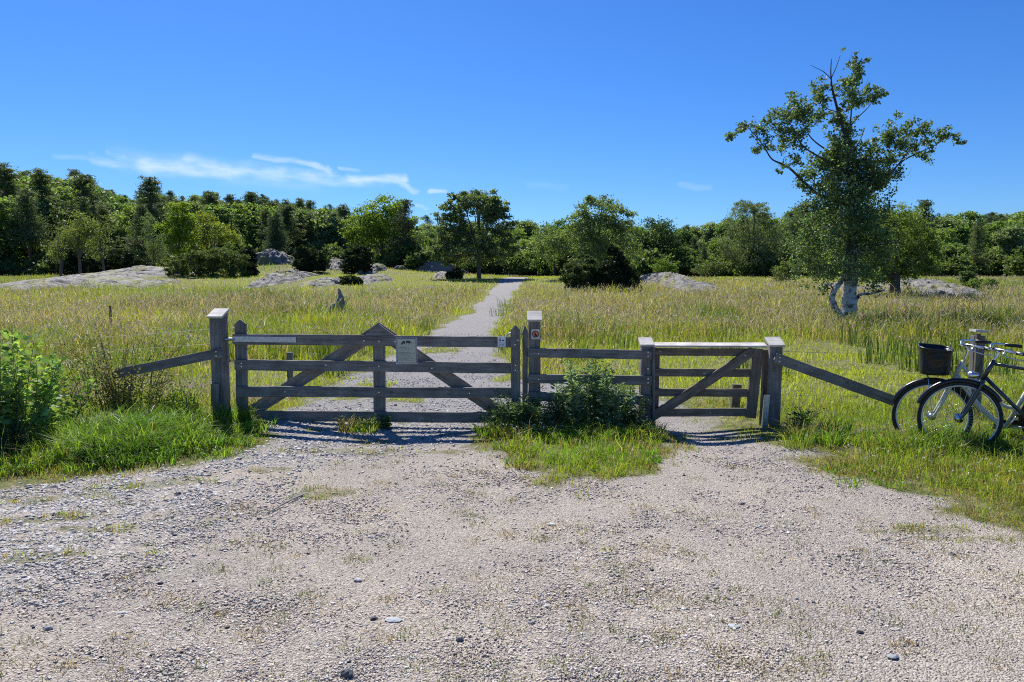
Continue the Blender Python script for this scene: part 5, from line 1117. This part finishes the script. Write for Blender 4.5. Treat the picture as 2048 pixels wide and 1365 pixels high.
# ------------------------------------------------------------------ bicycles (local: +x forward, z up, y to the side)
def bicycle(loc, yaw, lean, paint, label, basket=False, step=False, steer=0.0):
    e = empty('bicycle', loc, label, 'bicycle', None); e.rotation_mode = 'XYZ'; e.rotation_euler = (lean, 0, yaw)
    sth = .15 if basket else .10; Rw = .335; FH = Vector((0, 0, .355)); RH = Vector((-1.10, 0, .355))
    def part(name, shapes, mat, parent=e, smooth=True):
        mb = MB()
        for V, f in shapes: mb.add(V, f)
        return mb.build(name, M[mat], parent, rel=False, smooth=smooth)
    def wheel(h, front):
        w = part('wheel', [torus(h, Rw - .022, .010, (1, 0, 0), (0, 0, 1), 64, 8, ax=1.2)], 'rim')
        part('tyre', [torus(h, Rw, .019, (1, 0, 0), (0, 0, 1), 64, 10)], 'rubber', w)
        sp_ = []
        for k in range(32):
            a = 2 * PI * k / 32; y0 = .026 * (1 if k % 2 else -1); a2 = a + .35 * (1 if (k // 2) % 2 else -1)
            sp_.append(tube([h + Vector((.02 * math.cos(a2), y0, .02 * math.sin(a2))), h + Vector(((Rw - .03) * math.cos(a), 0, (Rw - .03) * math.sin(a)))], .0013, 4, caps=False))
        part('spokes', sp_, 'chrome', w)
        part('hub', [cyl(h + Vector((0, -.045, 0)), h + Vector((0, .045, 0)), .032 if front else .045, 16), cyl(h + Vector((0, -.055, 0)), h + Vector((0, .055, 0)), .008, 10), cyl(h + Vector((0, -.034, 0)), h + Vector((0, -.030, 0)), .045, 18)], 'chrome', w)
        V, f = torus(h, Rw + .028, .024, (1, 0, 0), (0, 0, 1), 36, 8, R(20 if front else -5), R(150 if front else 185), ax=1.1)
        V2 = V.copy(); part('mudguard', [(V2, f)], 'black' if not step else 'black')
        return w
    wheel(FH, True); wheel(RH, False)
    crown = Vector((-.165, 0, .735)); htop = Vector((-.245, 0, .92)); BB = Vector((-.62, 0, .30)); ST = Vector((-.83, 0, .80))
    fr = []
    r0 = .021 if step else .0165
    fr.append(tube([crown, htop], .021, 12))
    if step:
        fr.append(tube(smooth_path([crown + Vector((-.02, 0, .05)), Vector((-.36, 0, .52)), Vector((-.52, 0, .36)), BB], 5), [.026] * 16, 12)); fr.append(tube(smooth_path([htop + Vector((.02, 0, -.04)), Vector((-.42, 0, .66)), Vector((-.6, 0, .50)), Vector((-.72, 0, .5))], 5), .018, 12))
    else:
        fr.append(tube([crown + Vector((-.015, 0, .03)), BB], .0175, 12)); fr.append(tube([htop + Vector((.012, 0, -.03)), ST + Vector((.005, 0, .0))], .015, 12))
    fr.append(tube([BB, ST], r0 * .95, 12))
    for s in (-.055, .055):
        fr.append(tube([BB + Vector((-.04, s * .5, 0)), RH + Vector((0, s, 0))], .010, 8)); fr.append(tube([ST + Vector((0, s * .4, -.02)), RH + Vector((0, s, 0))], .008, 8))
    part('frame', fr, paint)
    fk = [tube([crown + Vector((0, -.05, -.01)), crown + Vector((0, .05, -.01))], .018, 10)]
    for s in (-.05, .05):
        fk.append(tube(smooth_path([crown + Vector((0, s, -.01)), Vector((-.10, s, .56)), Vector((-.045, s, .43)), FH + Vector((0, s, 0))], 4), [.016] * 5 + [.014] * 4 + [.011] * 4, 10))
    part('fork', fk, paint)
    part('stem', [tube(smooth_path([htop, htop + Vector((-.03, 0, sth * .66)), htop + Vector((.0, 0, sth))], 4), .013, 10)], 'chrome')
    hc = htop + Vector((.0, 0, sth)); bars = []
    pts = [hc + Vector((-.23, .26, .0)), hc + Vector((-.10, .24, .015)), hc + Vector((.0, .15, .025)), hc + Vector((.02, .06, .0)), hc + Vector((.02, -.06, .0)), hc + Vector((.0, -.15, .025)), hc + Vector((-.10, -.24, .015)), hc + Vector((-.23, -.26, .0))]
    hb = part('handlebar', [tube(smooth_path(pts, 5), .0115, 10)], 'chrome')
    for s in (1, -1):
        part('grip', [tube([hc + Vector((-.12, .243 * s, .012)), hc + Vector((-.255, .263 * s, -.002))], .0165, 10)], 'black', hb)
        part('brake_lever', [tube(smooth_path([hc + Vector((-.05, .21 * s, .02)), hc + Vector((-.03, .25 * s, -.01)), hc + Vector((-.11, .28 * s, -.04)), hc + Vector((-.19, .295 * s, -.045))], 4), .0065, 8)], 'chrome', hb)
    part('brake_cable', [tube(smooth_path([hc + Vector((-.05, .24, .03)), hc + Vector((.09, .18, .02)), hc + Vector((.11, .03, -.12)), crown + Vector((.05, 0, .06))], 5), .003, 6), tube(smooth_path([hc + Vector((-.05, -.24, .03)), hc + Vector((.10, -.15, .0)), hc + Vector((.09, -.03, -.14)), crown + Vector((.02, -.03, .04))], 5), .003, 6)], 'black')
    part('seat_post', [tube([ST, ST + Vector((-.045, 0, .12))], .0125, 10)], 'chrome')
    # saddle
    V = []; nu, nv = 14, 12; sc0 = ST + Vector((-.05, 0, .15))
    for i in range(nu):
        u = i / (nu - 1); x = .15 - .27 * u; w = .02 + .062 * sstep((u - .25) / .6) * (1 - .25 * sstep((u - .85) / .15)); h = .022 + .012 * u
        if i in (0, nu - 1): w *= .55; h *= .6
        for k in range(nv):
            a = 2 * PI * k / nv; V.append((sc0.x + x, w * math.cos(a), sc0.z + .012 * math.cos(u * 5) + h * math.sin(a) * (1 if math.sin(a) > 0 else .8)))
    f = [[i * nv + k, i * nv + (k + 1) % nv, (i + 1) * nv + (k + 1) % nv, (i + 1) * nv + k] for i in range(nu - 1) for k in range(nv)]
    part('saddle', [(np.array(V, float), [np.array(f), np.array([list(range(nv))[::-1], [(nu - 1) * nv + k for k in range(nv)]])])], 'seat')
    # drive
    cr = part('chain_guard', [tube([BB + Vector((.09, -.055, .0)), BB + Vector((-.15, -.055, .03)), RH + Vector((0, -.06, .0))], [.085, .06, .045], 14, flat=.12)], 'black')
    for s, a in ((-1, R(-60)), (1, R(120))):
        d = Vector((math.cos(a), 0, math.sin(a))) * .17; c0 = BB + Vector((0, .07 * s, 0))
        c_ = part('crank', [tube([c0, c0 + d], .009, 8)], 'chrome'); V, f = box(c0 + d + Vector((0, .05 * s, 0)), (.07, .09, .022)); part('pedal', [(V, f)], 'black', c_, False)
    # rack
    rk = [tube(smooth_path([ST + Vector((-.02, s, -.06)), Vector((-1.0, s, .745)), Vector((-1.36, s, .745))], 3), .006, 6) for s in (-.055, .055)] + [tube([Vector((-1.15, s, .745)), RH + Vector((-.0, s, .0))], .005, 6) for s in (-.06, .06)]
    rk += [tube([Vector((x, -.055, .745)), Vector((x, .055, .745))], .005, 6) for x in (-1.0, -1.12, -1.24, -1.36)]
    part('rear_rack', rk, 'black')
    part('reflector', [box((-1.40, 0, .70), (.02, .07, .035))], 'red', smooth=False)
    part('dress_guard', [torus(RH + Vector((0, s, 0)), .20, .12, (1, 0, 0), (0, 0, 1), 24, 8, R(10), R(150), ax=.03) for s in (-.045, .045)], 'black')
    # lamp
    lp = crown + Vector((.07, 0, .04 if not basket else -.06)); l_ = part('headlight', [tube([lp + Vector((-.05, 0, 0)), lp, lp + Vector((.04, 0, 0))], [.015, .032, .034], 14)], 'chrome')
    part('lens', [tube([lp + Vector((.04, 0, 0)), lp + Vector((.05, 0, 0))], [.032, .022], 14)], 'glass', l_)
    if basket:
        bc = Vector((.0, 0, .79)); V = []; nu = 40; prof = [(0.0, .0), (.86, .0), (.90, .03), (.94, .12), (1.0, .245), (1.02, .25), (.985, .25), (.92, .12), (.87, .02), (0, .012)]
        for pr, z in prof:
            for k in range(nu):
                a = 2 * PI * k / nu; ca, sa = math.cos(a), math.sin(a); ex = .45; sg = lambda v: math.copysign(abs(v) ** ex, v) if abs(v) > 1e-9 else 0
                V.append((bc.x + .145 * pr * (ca * .35 + .65 * sg(ca)), .185 * pr * (sa * .35 + .65 * sg(sa)), bc.z + z + (.018 * ca if z > .2 else 0)))
        n_ = len(prof); f = [[i * nu + k, i * nu + (k + 1) % nu, (i + 1) * nu + (k + 1) % nu, (i + 1) * nu + k] for i in range(n_ - 1) for k in range(nu)]
        b_ = part('basket', [(np.array(V), [np.array(f)])], 'basket', smooth=True)
        part('basket_rim', [tube([(V[5 * nu + k][0], V[5 * nu + k][1], V[5 * nu + k][2]) for k in range(nu)] + [V[5 * nu], V[5 * nu + 1]], .008, 8)], 'black', b_)
        part('basket_bracket', [tube([Vector((.0, s, .80)), crown + Vector((.02, s * .4, .05))], .006, 6) for s in (-.06, .06)] + [tube([Vector((.06, s, .80)), FH + Vector((0, s, 0))], .004, 6) for s in (-.058, .058)], 'chrome', b_)
    return e
m, nt, b, o = newmat('woven_plastic'); t = nt.nodes.new('ShaderNodeTexCoord'); wv1 = nt.nodes.new('ShaderNodeTexWave'); wv1.bands_direction = 'Z'; wv1.inputs['Scale'].default_value = 26; wv2 = nt.nodes.new('ShaderNodeTexWave'); wv2.bands_direction = 'Y'; wv2.inputs['Scale'].default_value = 20
for w_ in (wv1, wv2): nt.links.new(t.outputs['Object'], w_.inputs['Vector'])
mm = nt.nodes.new('ShaderNodeMath'); mm.operation = 'MULTIPLY'; nt.links.new(wv1.outputs[1], mm.inputs[0]); nt.links.new(wv2.outputs[1], mm.inputs[1])
bp = nt.nodes.new('ShaderNodeBump'); bp.inputs['Strength'].default_value = .8; bp.inputs['Distance'].default_value = .004; nt.links.new(mm.outputs[0], bp.inputs['Height']); nt.links.new(bp.outputs[0], b.inputs['Normal'])
nt.links.new(ramp(nt, mm.outputs[0], [(0, (.006, .006, .008)), (1, (.03, .03, .034))]), b.inputs['Base Color']); b.inputs['Roughness'].default_value = .35
M['basket'] = m
# heading left (yaw 180 deg) with the rear wheels nearer the camera
pB = P(1918, 835, 6.95); bicycle((pB.x, 6.95, pB.z - .36), PI + R(-24), R(-4), 'dkpaint', 'dark framed bicycle standing nearer, its front wheel overlapping the other bicycle')
pA = P(1863, 830, 7.28); bicycle((pA.x, 7.28, pA.z - .365), PI + R(-24), R(-3), 'cream', 'cream framed bicycle with a black basket leaning behind the dark one', basket=True, step=True)
